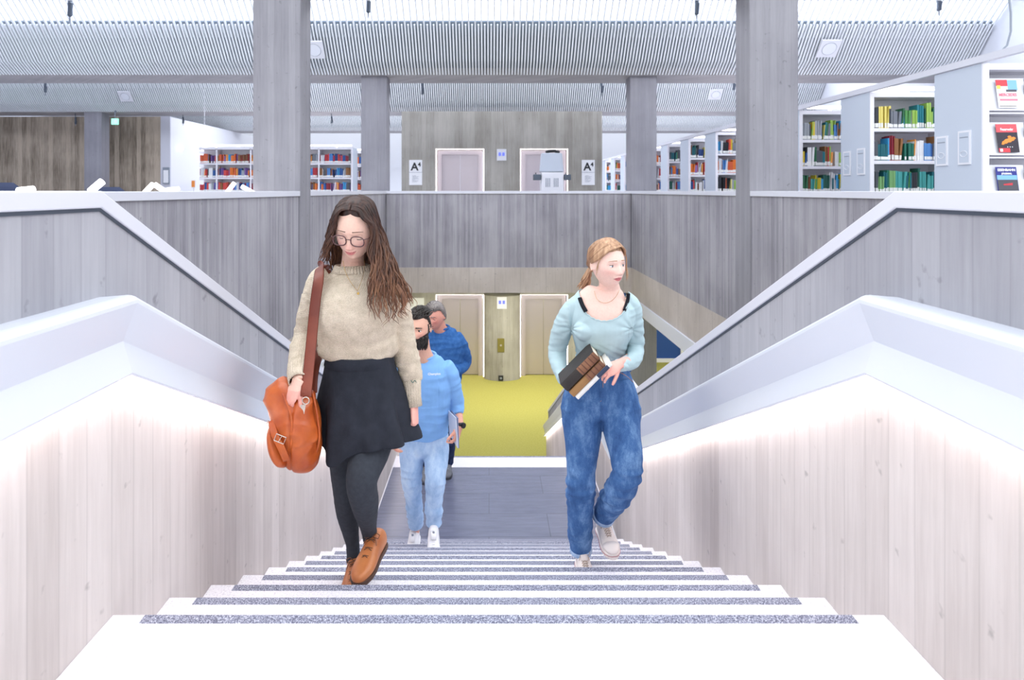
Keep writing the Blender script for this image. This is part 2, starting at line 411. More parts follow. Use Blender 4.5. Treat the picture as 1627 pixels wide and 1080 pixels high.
# ---- lift core with rounded pier and four doors
LX = [((692 - VX) * DE / F, (769 - VX) * DE / F), ((826.5 - VX) * DE / F, (903 - VX) * DE / F)]
CX0, CX1 = -2.58, 3.34
zu = EYE - (236 - HZ) * DE / F; zl = EYE - (468 - HZ) * DE / F
m = MB()
def core(z0, z1, zd):
    m.box(CX0, LX[0][0], DE, DE + 1.6, z0, z1); m.box(LX[1][1], CX1, DE, DE + 1.6, z0, z1)
    for a, b in LX: m.box(a, b, DE, DE + 1.6, zd, z1)
    # pier between the doors bulges towards the lobby
    a, b = LX[0][1], LX[1][0]; r = []
    for z in (z0, zd):
        ring = [(a, DE + 1.6, z)]
        for k in range(13):
            th = PI * k / 12; ring.append(((a + b) / 2 - math.cos(th) * (b - a) / 2, DE - math.sin(th) * .34 * 1.0, z))
        ring.append((b, DE + 1.6, z)); r.append(ring)
    m.sweep(r)
core(ZF, -0.3, zl)
struct(m, 'wall_lift_core_lower', M['conc_core'])
m = MB(); m.box(CX0, LX[0][0], DE, DE + 1.6, 0, 3.55); m.box(LX[1][1], CX1, DE, DE + 1.6, 0, 3.55)
m.box(LX[0][1], LX[1][0], DE, DE + 1.6, 0, zu)
for a, b in LX: m.box(a, b, DE, DE + 1.6, zu, 3.55)
m.box(LX[0][1], LX[1][0], DE, DE + 1.6, zu, 3.55)
struct(m, 'wall_lift_core', M['conc_core'])
n = 0
for zb, zt, wh in ((0, zu, 'upper'), (ZF, zl, 'lower')):
    for j, (a, b) in enumerate(LX):
        n += 1
        t = thing('door_%d' % n, None, None, ((a + b) / 2, DE + .25, zb)); t['kind'] = 'structure'
        q = MB(); q.box(a, a + .025, DE + .1, DE + .16, zb, zt); q.box(b - .025, b, DE + .1, DE + .16, zb, zt); q.box(a + .025, b - .025, DE + .1, DE + .16, zt - .025, zt)
        q.build('light_reveal', M['led2'], t)
        q = MB(); q.box(a + .05, a + .17, DE + .22, DE + .34, zb, zt - .05); q.box(b - .17, b - .05, DE + .22, DE + .34, zb, zt - .05); q.box(a + .17, b - .17, DE + .22, DE + .34, zt - .17, zt - .05)
        q.build('door_frame', M['steel'], t)
        mid = (a + b) / 2
        for x0_, x1_ in ((a + .17, mid - .004), (mid + .004, b - .17)):
            q = MB(); q.box(x0_, x1_, DE + .30, DE + .33, zb + .02, zt - .17); q.build('door_panel', M['steel'], t)
# 
# ================================================================ SHELVES, BOOKS, SIGNS, LAMPS
XE = 4.92; rb = random.Random(11)
ZS = [2.02, 1.60, 1.18, 0.76, 0.34]
def bookcase(x0, x1, d, end_side, label, group, dep=0.7):
    t = thing('bookcase', label, 'bookcase', ((x0 + x1) / 2, d, 0), group)
    xe = x0 if end_side < 0 else x1
    q = MB(); q.box(min(xe, xe - end_side * .04), max(xe, xe - end_side * .04), d, d + dep, 0, 2.48); q.build('end_panel', M['panel'], t)
    q = MB(); q.box(min(xe, xe - end_side * .05), max(xe, xe - end_side * .05), d - .012, d, 0, 2.48); q.build('front_edge', M['shelf'], t)
    q = MB(); q.box(x0 + .04, x1 - .04, d + dep / 2 - .01, d + dep / 2 + .01, 0.1, 2.44); q.build('back_panel', M['shelf'], t)
    q = MB(); q.box(x0 + .04, x1 - .04, d, d + dep, 2.42, 2.48); q.build('top_board', M['shelf'], t)
    for z in ZS:
        q = MB(); q.box(x0 + .04, x1 - .04, d + .01, d + dep / 2 - .01, z - .045, z); q.build('shelf_board', M['shelf'], t)
    n = int((x1 - x0 - .1) / 1.0)
    for i in range(1, n + 1):
        x = xe - end_side * i * 1.0
        if x0 + .1 < x < x1 - .1:
            q = MB(); q.box(x - .02, x + .02, d, d + dep, .1, 2.44); q.build('upright', M['shelf'], t)
    q = MB(); q.box(x0 + .1, x1 - .05, d + .03, d + .10, 2.52, 2.56); q.box(x0 + .5, x0 + .54, d + .05, d + .08, 2.47, 2.53); q.box(x1 - .5, x1 - .46, d + .05, d + .08, 2.47, 2.53)
    q.build('light_tube', M['tube'], t)
    return t
PAL = {'green': ['2f6b4a', '4f8f4c', '1f5a4e', '9cc25a', '77a86b', '24705f'], 'blue': ['2c5a9c', '4f86c6', '1d3f78', '3a9bd0'], 'teal': ['1e7a86', '15606b', '49a3a0'],
       'yellow': ['e2c637', 'e8d774', 'cdbb2e'], 'orange': ['e0762c', 'e89a4a', 'd2603a'], 'red': ['b8323c', 'd24a44', '8c2436'], 'grey': ['777c86', 'a3a8b0', '54585f'],
       'black': ['23252b', '33363d'], 'white': ['e8e8ea', 'dcdde2'], 'brown': ['7a4a30', '8f6138'], 'purple': ['6a4a8c', '8c6aa8']}
BM = {}
for kx, v in PAL.items():
    for j, h in enumerate(v): BM[(kx, j)] = mat('cover_%s_%d' % (kx, j), h, 0.55)
M['spine_white'] = mat('spine_label_white', 'f2f2f0', 0.7)
def weights(kind):
    return {'green': (['green'] * 6 + ['teal'] * 3 + ['grey', 'white', 'white', 'yellow', 'blue', 'black', 'orange']),
            'mix': (['green', 'teal', 'orange', 'red', 'yellow', 'blue', 'grey', 'black', 'white', 'white', 'brown', 'green', 'orange']),
            'yel': (['yellow', 'green', 'yellow', 'green', 'blue', 'white', 'grey', 'brown', 'teal', 'blue']),
            'warm': (['orange', 'red', 'brown', 'blue', 'white', 'purple', 'red', 'orange', 'blue', 'grey'])}[kind]
books = []      # every book that the photograph shows, with how large it shows
def fill(x0, x1, d, z, kind, where, gid, dirn=1, hi=.33):
    x = x0; i = 0; lean = 0; run = 0
    while x < x1 - .03:
        if run <= 0: run = rb.choice([1, 1, 2, 3, 4]); c = rb.choice(weights(kind)); j = rb.randrange(len(PAL[c])); hb = rb.uniform(.21, hi); th = rb.uniform(.012, .034)
        run -= 1
        if x + th > x1: break
        if rb.random() < .05: x += rb.uniform(.01, .05)
        h = hb * rb.uniform(.97, 1.02); i += 1
        books.append(dict(x=x, th=th * .94, d=d + .02 + rb.uniform(0, .02), z=z, h=h, c=c, j=j, lean=rb.choice([0, 0, 0, .04, .06, .1]) if run == 0 else 0, where=where, i=i, gid=gid, size=th * h / d / d))
        x += th * 1.01
ORD = ['first', 'second', 'third', 'fourth', 'fifth', 'sixth', 'seventh', 'eighth', 'ninth', 'tenth', 'eleventh', 'twelfth', 'thirteenth', 'fourteenth', 'fifteenth', 'sixteenth', 'seventeenth', 'eighteenth', 'nineteenth', 'twentieth']
def ordw(i):
    if i <= 20: return ORD[i - 1]
    tens = {2: 'twenty', 3: 'thirty', 4: 'forty', 5: 'fifty', 6: 'sixty', 7: 'seventy'}[i // 10]
    return (tens[:-1] + 'ieth') if i % 10 == 0 else tens + '-' + ORD[i % 10 - 1]
rowd = [6.6 + 1.94 * i for i in range(12)]
SH = ['top', 'middle', 'lower']
rown = ['nearest', 'second', 'third', 'fourth', 'fifth', 'sixth', 'seventh', 'eighth', 'ninth', 'tenth', 'eleventh', 'twelfth']
for i, d in enumerate(rowd):
    if i == 0:
        continue
    lab = 'white bookcase full of books, %s from the near end of the right-hand row' % rown[i]
    bookcase(XE, XE + 3.2, d, -1, lab, 'bookcases along the right side')
for i, d in enumerate(rowd):
    if i in (0, 3): continue                         # the fourth stands wholly behind the column
    dn = rowd[i - 1] + .7
    xv = min(XE + 3.1, XE * d / dn + .06)            # what the nearer bookcase leaves to be seen
    kinds = {1: ['green', 'mix', 'green'], 2: ['yel', 'mix', 'yel']}.get(i, ['mix', 'warm', 'mix'])
    for s in range(3):
        fill(XE + .06, xv, d, ZS[s], kinds[s], '%s shelf, %s bookcase on the right' % (SH[s], rown[i]), 'books on the right-hand bookcases')
# left-hand rows
lrow = [19.4, 21.34, 23.28, 25.2]
for i, d in enumerate(lrow):
    bookcase(-8.55 if i == 0 else -9.4, -4.0, d, 1, 'white bookcase full of books, %s of those beyond the left balustrade' % ['nearest', 'second', 'third', 'farthest'][i], 'bookcases on the left')
for s in range(3):
    fill(-8.5, -6.75, 19.4, ZS[s], 'warm', '%s shelf, nearest left bookcase' % SH[s], 'books on the left bookcases', hi=.29)
    fill(-5.4, -4.06, 19.4, ZS[s], 'warm', '%s shelf, right half of nearest left bookcase' % SH[s], 'books on the left bookcases', hi=.29)
    fill(-4.35, -4.06, 21.34, ZS[s], 'warm', '%s shelf, second left bookcase' % SH[s], 'books on the left bookcases', hi=.29)
    fill(-3.9 - .4, -4.06, 23.28, ZS[s], 'warm', '%s shelf, third left bookcase' % SH[s], 'books on the left bookcases', hi=.29)
books.sort(key=lambda b: -b['size'])
mesh_cache = {}
def book_mesh(b, labelled):
    def prism(q, z0, z1, y0, y1, sh0, sh1):
        q.add([(0 + sh0, y0, z0), (b['th'] + sh0, y0, z0), (b['th'] + sh0, y1, z0), (0 + sh0, y1, z0), (sh1, y0, z1), (b['th'] + sh1, y0, z1), (b['th'] + sh1, y1, z1), (sh1, y1, z1)],
              [(0, 3, 2, 1), (4, 5, 6, 7), (0, 1, 5, 4), (1, 2, 6, 5), (2, 3, 7, 6), (3, 0, 4, 7)])
    q = MB(); L = b['lean'] * b['h']
    prism(q, 0, b['h'], 0, .17, 0, L)
    q.cur = 1
    if labelled is not None:
        f = .24; prism(q, .012, b['h'] * f, -.0015, .004, 0.012 * b['lean'] + .0, L * f)
    return q
for n, b in enumerate(books[:300]):
    q = book_mesh(b, True)
    q.v = [(x + b['x'], y + b['d'], z + b['z']) for x, y, z in q.v]
    o = q.build('book', [BM[(b['c'], b['j'])], M['spine_white']], base=(b['x'], b['d'], b['z']))
    tag(o, '%s book, %s from left, %s' % (b['c'], ordw(b['i']), b['where']), 'book', b['gid'])
q = MB(); smats = list(BM.values()) + [M['spine_white']]; keys = list(BM.keys())
for b in books[300:]:
    qq = book_mesh(b, True); n0 = len(q.v)
    q.v += [(x + b['x'], y + b['d'], z + b['z']) for x, y, z in qq.v]
    q.f += [tuple(a + n0 for a in f) for f in qq.f]; q.m += [keys.index((b['c'], b['j'])) if mm == 0 else len(smats) - 1 for mm in qq.m]
if books[300:]:
    o = q.build('distant_books', smats); tag(o, 'rows of small colourful books on the far bookcases', 'books', kind='stuff')
# ---- the magazine stand, nearest on the right
d = rowd[0]
t = thing('magazine_stand', 'white display stand with slanted shelves of magazines at the far right', 'magazine stand', (XE + 1.1, d, 0))
q = MB(); q.box(XE, XE + .04, d, d + .7, 0, 2.48); q.build('end_panel', M['panel'], t)
q = MB(); q.box(XE, XE + .06, d - .02, d, 0, 2.48); q.build('front_edge', M['shelf'], t)
q = MB(); q.box(XE + .04, XE + 2.2, d + .33, d + .35, 0, 2.44); q.build('back_panel', M['shelf'], t)
q = MB(); q.box(XE + .04, XE + 2.2, d - .0, d + .7, 2.42, 2.48); q.build('top_board', M['shelf'], t)
for x in (XE + .47, XE + .9):
    for z in (2.22, 1.79, 1.37):
        q = MB(); q.box(x - .008, x + .012, d + .02, d + .05, z - .04, z + .07); q.build('hinge', M['steel_dark'], t)
mag = []
for r_, (zb, ) in enumerate(((2.03,), (1.585,), (1.155,))):
    q = MB(); q.box(XE + .06, XE + 2.2, d + .02, d + .33, zb - .05, zb - .035); q.build('shelf_board', M['shelf'], t)
    for c_ in range(2):
        xa = XE + .075 + c_ * .43
        q = MB(); cx = xa + .2; 
        q.obox((cx, d + .055, zb + .15), (.2, 0, 0), (0, .006, .0), (0, .028, .165)); q.obox((cx, d + .015, zb - .012), (.2, 0, 0), (0, .018, 0), (0, 0, .008))
        q.build('slanted_board', M['white'], t)
        mag.append((cx - .0, d + .035, zb + .15, r_, c_))
def magazine(cx, cy, cz, label, paint):
    up = Vector((0, .168, .986)); ou = Vector((0, -.986, .168)); c = Vector((cx, cy - .012, cz))
    w_, h_ = .105, .145
    base = c - up * h_
    t = thing('magazine', label, 'magazine', base, 'magazines on the stand')
    def quad(name, x0, x1, z0, z1, m, lift, sub=None):
        q = MB(); q.obox(c + Vector((1, 0, 0)) * (x0 + x1) / 2 * w_ + up * (z0 + z1) / 2 * h_ + ou * lift, (abs(x1 - x0) / 2 * w_, 0, 0), ou * .001, up * ((z1 - z0) / 2 * h_))
        return q.build(name, m, t)
    def txt(s, x, z, size, m, sx=1.0):
        return text_part('title', s, c + Vector((x * w_, 0, 0)) + up * z * h_ + ou * .005, size, m, t, rot=(R(90 - 9.7), 0, 0), bold=.0012, sx=sx)
    paint(quad, txt, c, up, ou, w_, h_, t)
mr = mat('magazine_red', 'cf3b46', .4); mo = mat('magazine_orange', 'f0903a', .4); mp = mat('magazine_pink', 'e77f92', .4); mb = mat('magazine_blue', '2b2f86', .4)
ms = mat('magazine_sky', '7fb4e6', .4); mk = mat('magazine_dark', '2c2430', .4); mw = mat('magazine_white', 'eeeef2', .4); mg = mat('magazine_hill', '4b4a52', .4); my = mat('magazine_sand', 'b9a15c', .4); ml = mat('magazine_yellow', 'f4d45c', .4)
def m1(quad, txt, c, up, ou, w_, h_, t):
    quad('cover', -1, 1, -1, 1, mw, 0); quad('picture', .1, 1, .25, .98, ms, .002); quad('picture', -1, .1, .55, 1, mr, .002); quad('picture', -.95, -.6, .35, .6, ml, .003)
    quad('picture', -.1, .9, .15, .3, mg, .003); txt('MERCEDES', 0, -.08, .044, mp, .85); quad('picture', -.8, .9, -.5, -.36, mp, .002); quad('picture', -.9, .7, -.9, -.86, mg, .002)
def m2(quad, txt, c, up, ou, w_, h_, t):
    quad('cover', -1, 1, -1, 1, mk, 0); quad('header', -1, 1, .42, 1, mat('magazine_salmon', 'd9525a', .4), .002)
    q = MB()
    for (x, z, r_) in ((-.3, -.3, .03), (0, -.2, .04), (.3, -.1, .036), (.55, 0, .024), (.2, .1, .02), (-.5, -.4, .016)): q.sphere(c + Vector((x * w_, 0, 0)) + up * z * h_ + ou * .002, (r_, .002, r_ * .6), 12, 6)
    q.build('flame', mo, t); quad('picture', -.95, .1, -1, -.7, mr, .002); quad('logo', -.85, -.6, -.95, -.75, mw, .003)
    txt('Feuerwehr', 0, .62, .036, mw, .8); q = MB()
    for k in range(3): q.sphere(c + Vector(((-.1 + .22 * k) * w_, 0, 0)) - up * .62 * h_ + ou * .003, (.005, .002, .005), 8, 6)
    q.build('dots', mw, t)
def m3(quad, txt, c, up, ou, w_, h_, t):
    quad('cover', -1, 1, -1, 1, mb, 0); quad('picture', -.95, .95, -.2, .42, ms, .002); quad('picture', -.95, .95, -.75, .1, mg, .003)
    q = MB(); q.obox(c + up * -.25 * h_ + ou * .004, (.045, 0, .006), ou * .001, (0, 0, .013)); q.build('train', mr, t); quad('picture', -.95, .95, -.95, -.78, my, .003)
    quad('picture', .2, .98, -1, -.8, mb, .004); txt('EISENBAHN', 0, .78, .036, mw, .95); txt('JOURNAL', 0, .52, .024, mw)
for (cx, cy, cz, r_, c_), fn, lb in zip([g for g in mag if g[4] == 0], (m1, m2, m3), ('pale magazine with pink title on the top slanted shelf', 'dark magazine with orange flames and a salmon red head', 'dark blue magazine with a red train between hills')):
    magazine(cx - .0, cy, cz, lb, fn)
# long white fascia with light above the ends of the bookcases
q = MB(); q.box(XE - .02, XE + .04, 4.6, 29, 2.49, 2.56)
o = q.build('light_rail', M['cap']); tag(o, 'long white rail running over the ends of the right-hand bookcases', 'rail')
# notices on the end panels
def notice(y0, y1, z0, z1, lab):
    t = thing('notice_holder', lab, 'notice', (XE - .01, (y0 + y1) / 2, z0), 'notices on the bookcase ends')
    q = MB(); q.box(XE - .012, XE, y0, y1, z0, z1); q.build('holder', M['white'], t)
    q = MB(); q.box(XE - .0135, XE - .012, y0 + .02, y1 - .02, z0 + .02, z1 - .02); q.build('sheet', M['panel'], t)
    q = MB(); yy = (y0 + y1) / 2; q.box(XE - .015, XE - .013, y0 + .03, y1 - .03, z1 - .075, z1 - .065); q.build('heading', M['grey'], t)
    q = MB(); q.tube([(XE - .015, yy + .05 * math.cos(a), z0 + .11 + .03 * math.sin(a)) for a in [2 * PI * k / 16 for k in range(17)]], .003, 5); q.build('printed_ring', M['white'], t)
notice(6.74, 6.92, 1.48, 1.83, 'clear sheet holder on the nearest bookcase end, the right one of two')
notice(7.08, 7.26, 1.48, 1.80, 'clear sheet holder on the nearest bookcase end, the left one of two')
notice(8.64, 8.82, 1.42, 1.77, 'clear sheet holder on the second bookcase end, the right one of two')
notice(8.98, 9.16, 1.42, 1.75, 'clear sheet holder on the second bookcase end, the left one of two')
# ---- signs on the lift core
def wallsign(xc, zc, lab, pos):
    t = thing('wall_sign', lab, 'sign', (xc, DE - .02, zc - .38), 'A4 signs')
    q = MB(); q.box(xc - .19, xc + .19, DE - .03, DE - .002, zc - .37, zc + .37); q.build('board', M['paper'], t)
    text_part('lettering', 'A', (xc - .03, DE - .035, zc + .16), .32, M['black'], t, bold=.008)
    text_part('lettering', '4', (xc + .11, DE - .035, zc + .23), .17, M['black'], t, bold=.005)
    q = MB(); q.box(xc - .19, xc + .19, DE - .034, DE - .03, zc + .0, zc + .008); q.build('divider', M['grey'], t)
    q = MB()
    for k in range(7): q.box(xc - .10, xc - .10 + [.12, .2, .16, .2, .09, .18, .13][k], DE - .033, DE - .0301, zc - .1 - .03 * k, zc - .092 - .03 * k)
    q.build('small_print', M['grey'], t)
wallsign((660.5 - VX) * DE / F, EYE + (303 - 274) * DE / F, 'white sign lettered A4 left of the upper lift doors', 0)
wallsign((934.5 - VX) * DE / F, EYE + (303 - 274) * DE / F, 'white sign lettered A4 right of the upper lift doors', 1)
zc = EYE - (500 - HZ) * DE / F; xc = (663 - VX) * DE / F
t = thing('notice_board', 'white notice on the lower lift core left of the doors', 'sign', (xc, DE, zc - .5))
q = MB(); q.box(xc - .2, xc + .2, DE - .03, DE - .002, zc - .5, zc + .5); q.build('board', M['paper'], t)
arrow = mat('arrow_blue', '5a63c8', .5, emit='6a78ff', es=.6)
for zc_, yy, lab in ((EYE + (303 - 246) * DE / F, DE, 'upper'), (EYE - (478 - HZ) * DE / F, DE - .34, 'lower')):
    xc = (797 - VX) * DE / F
    t = thing('lift_indicator', 'small white indicator with two blue arrows between the %s lift doors' % lab, 'indicator', (xc, yy, zc_ - .16), None)
    q = MB(); q.box(xc - .14, xc + .14, yy - .02, yy + .04, zc_ - .17, zc_ + .17); q.build('housing', M['white'], t)
    for sx in (-1, 1):
        q = MB(); q.box(xc + sx * .055 - .035, xc + sx * .055 + .035, yy - .026, yy - .02, zc_ - .03, zc_ + .07); q.build('arrow', arrow, t)
xc = (795.5 - VX) * DE / F; zc = EYE - (544 - HZ) * DE / F
t = thing('call_panel', 'narrow brass call panel on the pier between the lower lifts', 'panel', (xc, DE - .35, zc - .25))
q = MB(); q.box(xc - .1, xc + .1, DE - .36, DE - .3, zc - .2, zc + .2); q.build('plate', mat('brass_plate', '8f8548', .4, .5), t, bevel=.01)
q = MB(); q.tube([(xc, DE - .37, zc), (xc, DE - .355, zc)], .03, 12); q.build('button', M['steel'], t)
zc = EYE - (595 - HZ) * DE / F
q = MB(); q.box(xc - .07, xc + .07, DE - .38, DE - .3, zc - .07, zc + .07); q.cur = 1; q.box(xc - .03, xc + .03, DE - .385, DE - .38, zc - .03, zc + .03)
tag(q.build('floor_socket', [M['black'], M['grey']], bevel=.008), 'small black socket low on the pier between the lower lifts', 'socket')
# ---- book scanner standing in front of the right upper lift
dS = 16.6; sx = lambda x: (x - VX) * dS / F; sz = lambda y: EYE - (y - HZ) * dS / F
t = thing('book_scanner', 'white scanning machine with dark side trays before the right upper lift', 'scanner', (sx(878), dS + .1, 0))
q = MB(); q.add([(sx(861), dS, sz(243)), (sx(893), dS, sz(243)), (sx(896), dS, sz(273)), (sx(858), dS, sz(273)), (sx(861), dS + .3, sz(243)), (sx(893), dS + .3, sz(243)), (sx(896), dS + .3, sz(273)), (sx(858), dS + .3, sz(273))],
               [(0, 1, 2, 3), (7, 6, 5, 4), (0, 4, 5, 1), (1, 5, 6, 2), (2, 6, 7, 3), (3, 7, 4, 0)])
q.build('screen_housing', M['panel'], t, bevel=.02)
q = MB(); q.tube([(sx(868), dS + .15, sz(242)), (sx(873), dS + .15, sz(239.5)), (sx(882), dS + .15, sz(239)), (sx(890), dS + .15, sz(242))], .04, 10); q.build('lamp_hood', M['black'], t)
q = MB(); q.box(sx(860), sx(896), dS, dS + .5, .25, sz(273.5)); q.build('body', M['white'], t, bevel=.02)
for a, b in ((848, 859.5), (896.5, 907)):
    q = MB(); q.box(sx(a), sx(b), dS - .05, dS + .3, sz(286), sz(277)); q.build('side_tray', M['steel_dark'], t, bevel=.01)
    q = MB(); q.tube([(sx((a + b) / 2 - 2), dS + .1, sz(277)), (sx((a + b) / 2 - 2), dS + .1, sz(274))], .012, 8); q.build('knob', M['black'], t)
for a in (867, 880):
    q = MB()
    for k in range(3): q.box(sx(a) + k * .045, sx(a) + k * .045 + .02, dS - .006, dS + .01, sz(297), sz(283))
    q.build('vent', M['grey'], t)
q = MB(); q.box(sx(861), sx(895), dS + .05, dS + .45, 0, .25); q.build('foot', M['steel_dark'], t)
# ---- ceiling loudspeakers
def speaker(px, py, d, s, lab):
    c = at(px, py, d); t = thing('ceiling_speaker', lab, 'loudspeaker', c + Vector((0, 0, -s)), 'square ceiling loudspeakers')
    n_ = Vector((0, -.72, -.69)).normalized(); u = Vector((0, .69, -.72)).normalized() * -1; X = Vector((1, 0, 0))
    q = MB(); q.obox(c, X * s, u * s, n_ * .02); q.build('frame', M['white'], t, bevel=.005)
    q = MB(); q.tube([c + n_ * .018, c + n_ * .026], s * .68, 28); q.build('grille', M['ceil_white'], t)
    q = MB(); q.tube([c + n_ * .018 + (X * math.cos(a) + u * math.sin(a)) * s * .7 for a in [2 * PI * k / 24 for k in range(25)]], .006, 6); q.build('ring', M['grey'], t)
for px, py, d, s, lab in ((1317, 77, 14.7, .22, 'square white ceiling loudspeaker at the upper right'), (499, 79, 14.7, .22, 'square white ceiling loudspeaker beside the near left column'),
                          (199, 153, 22.0, .20, 'square white ceiling loudspeaker at the upper left, far bay'), (1137, 150, 22.0, .20, 'square white ceiling loudspeaker left of the near right column, far bay')):
    speaker(px, py, d, s, lab)
# ---- spotlights hanging from the slats
def spot(px, py, d, ln, lab, r_=.035):
    c = at(px, py, d); t = thing('ceiling_spotlight', lab, 'spotlight', c, 'spotlights hanging from the ceiling')
    q = MB(); q.tube([c + Vector((-.06 * ln, .02, ln)), c + Vector((0, 0, ln * .45))], .013, 8); q.build('stem', M['steel_dark'], t)
    q = MB(); q.tube([c + Vector((0, 0, ln * .5)), c + Vector((0, 0, ln * .32)), c + Vector((.01, 0, ln * .3)), c + Vector((.0, 0, ln * .12)), c + Vector((0, 0, ln * .1))], [r_, r_, r_ * 1.25, r_ * 1.1, r_ * .4], 12); q.build('housing', M['steel_dark'], t)
    q = MB(); q.tube([c + Vector((0, 0, ln * .12)), c], [r_ * .5, r_ * .25], 10); q.build('lamp', M['grey'], t)
for k, (px, py, d, ln, lab) in enumerate(((111, 38, 11.5, 1.2, 'dark spotlight hanging from the ceiling at the far upper left'), (585, 30, 11.5, 1.0, 'dark spotlight hanging just right of the near left column'),
    (1107, 33, 11.5, 1.0, 'dark spotlight hanging just left of the near right column'), (1492, 25, 11.5, .8, 'dark spotlight hanging above the bookcases at the upper right'),
    (72, 152, 17.5, .8, 'thin spotlight in front of the far bay at the left edge'), (671, 156, 17.5, .9, 'thin spotlight above the left lift door'), (956, 153, 17.5, .9, 'thin spotlight above the right A4 sign'),
    (120, 200, 23.0, .6, 'thin spotlight before the brown wall, left of the far column'), (291, 199, 23.4, .6, 'thin spotlight before the white partition'), (1166, 148, 17.5, .8, 'thin spotlight at the left edge of the near right column'), (527, 199, 23.0, .6, 'thin spotlight between the two left columns'))):
    spot(px, py, d, ln, lab, .035 if d < 12 else .03)
# ---- exit sign and emergency lamps
c = at(182, 193, 22.5); t = thing('exit_sign', 'small green lit exit sign on the far left column', 'exit sign', c - Vector((0, 0, .1)))
q = MB(); q.box(c.x - .11, c.x + .11, c.y, c.y + .06, c.z - .1, c.z + .1); q.build('box', mat('exit_green', '8fe0c0', emit='8ff0c8', es=1.0), t)
q = MB(); q.box(c.x + .0, c.x + .09, c.y - .005, c.y, c.z - .05, c.z + .05); q.build('pictogram', M['paper'], t)
q = MB(); q.tube([(c.x, c.y + .03, c.z + .1), (c.x, c.y + .03, 3.95)], .012, 8); q.tube([(c.x, c.y + .03, 3.9), (c.x, c.y + .15, 3.93)], .03, 8); q.build('hanger', M['grey'], t)
for px, py, lab in ((286, 236, 'round white emergency lamp on the white partition'), (325, 229, 'small lit emergency lamp above the left bookcase')):
    c = at(px, py, 24.5) if px < 300 else at(px, py, 22)
    if px < 300: c = Vector((-11.58, 1050 * 11.58 / (777 - px), 0)); c.z = EYE - (py - HZ) * c.y / F
    t = thing('emergency_lamp', lab, 'lamp', c)
    q = MB(); q.sphere(c, .12, 14, 8); q.build('glass', mat('lamp_glow', 'ffffff', emit='eafff6', es=1.6), t, smooth=True)
    q = MB()
    if px < 300: q.tube([c, c - Vector((.08, 0, 0))], .07, 12)
    else: q.tube([c, c + Vector((0, 0, .12))], .05, 12); q.tube([c + Vector((0, 0, .12)), c + Vector((0, 0, 2.0))], .008, 6)
    q.build('mount', M['white'], t)
# cable hanging at the upper right, switch plate and notices on the left
q = MB(); q.tube([at(x, y, 8.3) for x, y in ((1603, -6), (1606, 20), (1606, 50), (1600, 72), (1580, 92), (1550, 103))], .012, 8)
tag(q.build('hanging_cable', M['grey'], smooth=True), 'thin grey cable hanging down at the upper right corner', 'cable')
c = at(264, 279, 23.9); q = MB(); q.box(c.x - .12, c.x + .12, 23.88, 23.95, c.z - .3, c.z + .3); q.cur = 1; q.box(c.x - .09, c.x + .09, 23.87, 23.88, c.z - .26, c.z + .2)
tag(q.build('wall_notice', [M['grey'], M['paper']]), 'small pale notice at the end of the brown wall', 'notice')
c = at(307, 292, 21.0); q = MB(); q.box(c.x - .07, c.x + .07, 21.0, 21.03, c.z - .12, c.z + .12); q.box(c.x - .015, c.x + .015, 21.03, 21.06, .0, c.z + .1); q.box(c.x - .15, c.x + .15, 20.95, 21.15, 0, .03); q.cur = 1; q.box(c.x - .05, c.x + .05, 20.99, 21.0, c.z - .1, c.z + .1)
tag(q.build('poster', [M['paper'], mo]), 'tiny orange poster on a slim white stand left of the nearest left bookcase', 'poster')
# ---- reading desks beyond the left parapet with slim tube lamps
def desk(xc, yc, lab):
    t = thing('reading_desk', lab, 'desk', (xc, yc, 0), 'reading desks behind the left balustrade')
    q = MB(); q.box(xc - .8, xc + .8, yc - .4, yc + .4, .72, .75); q.build('desktop', M['shelf'], t)
    for a in (-1, 1):
        for b in (-1, 1):
            q = MB(); q.box(xc + a * .74 - .02, xc + a * .74 + .02, yc + b * .34 - .02, yc + b * .34 + .02, 0, .72); q.build('leg', M['steel_dark'], t)
    return t
dk = [(-3.5, 4.9), (-3.5, 6.6), (-6.2, 8.3), (-3.6, 7.95)]
for (x, y), l_ in zip(dk, ('white reading desk nearest behind the left balustrade', 'white reading desk, second behind the left balustrade', 'white reading desk farther out to the left', 'white reading desk beside the near left column')): desk(x, y, l_)
def dlamp(px, py, d, ax, lab, ln=.16):
    c = at(px, py, d); zt = .75
    t = thing('desk_lamp', lab, 'desk lamp', (c.x, c.y, zt), 'white tube lamps behind the left balustrade')
    q = MB(); q.tube([(c.x, c.y, zt), (c.x, c.y, zt + .02)], .08, 16); q.build('base', M['white'], t)
    q = MB(); q.tube([(c.x, c.y, zt + .02), (c.x, c.y, c.z)], .008, 8); q.build('stem', M['white'], t)
    a = Vector((math.cos(ax), 0, math.sin(ax))) * ln / 2
    q = MB(); q.tube([c - a, c - a * .98, c + a * .98, c + a], [.012, .026, .026, .012], 12); q.build('head', M['tube'], t, smooth=True)
for px, py, d, ax, lab in ((153, 296, 4.7, .7, 'white tube desk lamp tilted up by the kink of the left coping'), (41, 302, 4.75, .1, 'white tube desk lamp nearest the left edge'), (235, 301, 6.6, .8, 'white tube desk lamp with raised head, third from the left'),
                           (256, 300, 6.5, -.6, 'white tube desk lamp dipping right, beside the raised one'), (272, 301, 8.2, .1, 'small level desk lamp, fifth from the left'), (365, 300, 8.2, .9, 'white tube desk lamp before the left bookcase'), (395, 302, 8.3, -.5, 'white tube desk lamp at the foot of the near left column')):
    dlamp(px, py, d, ax, lab, .16 * d / 5 * .75)
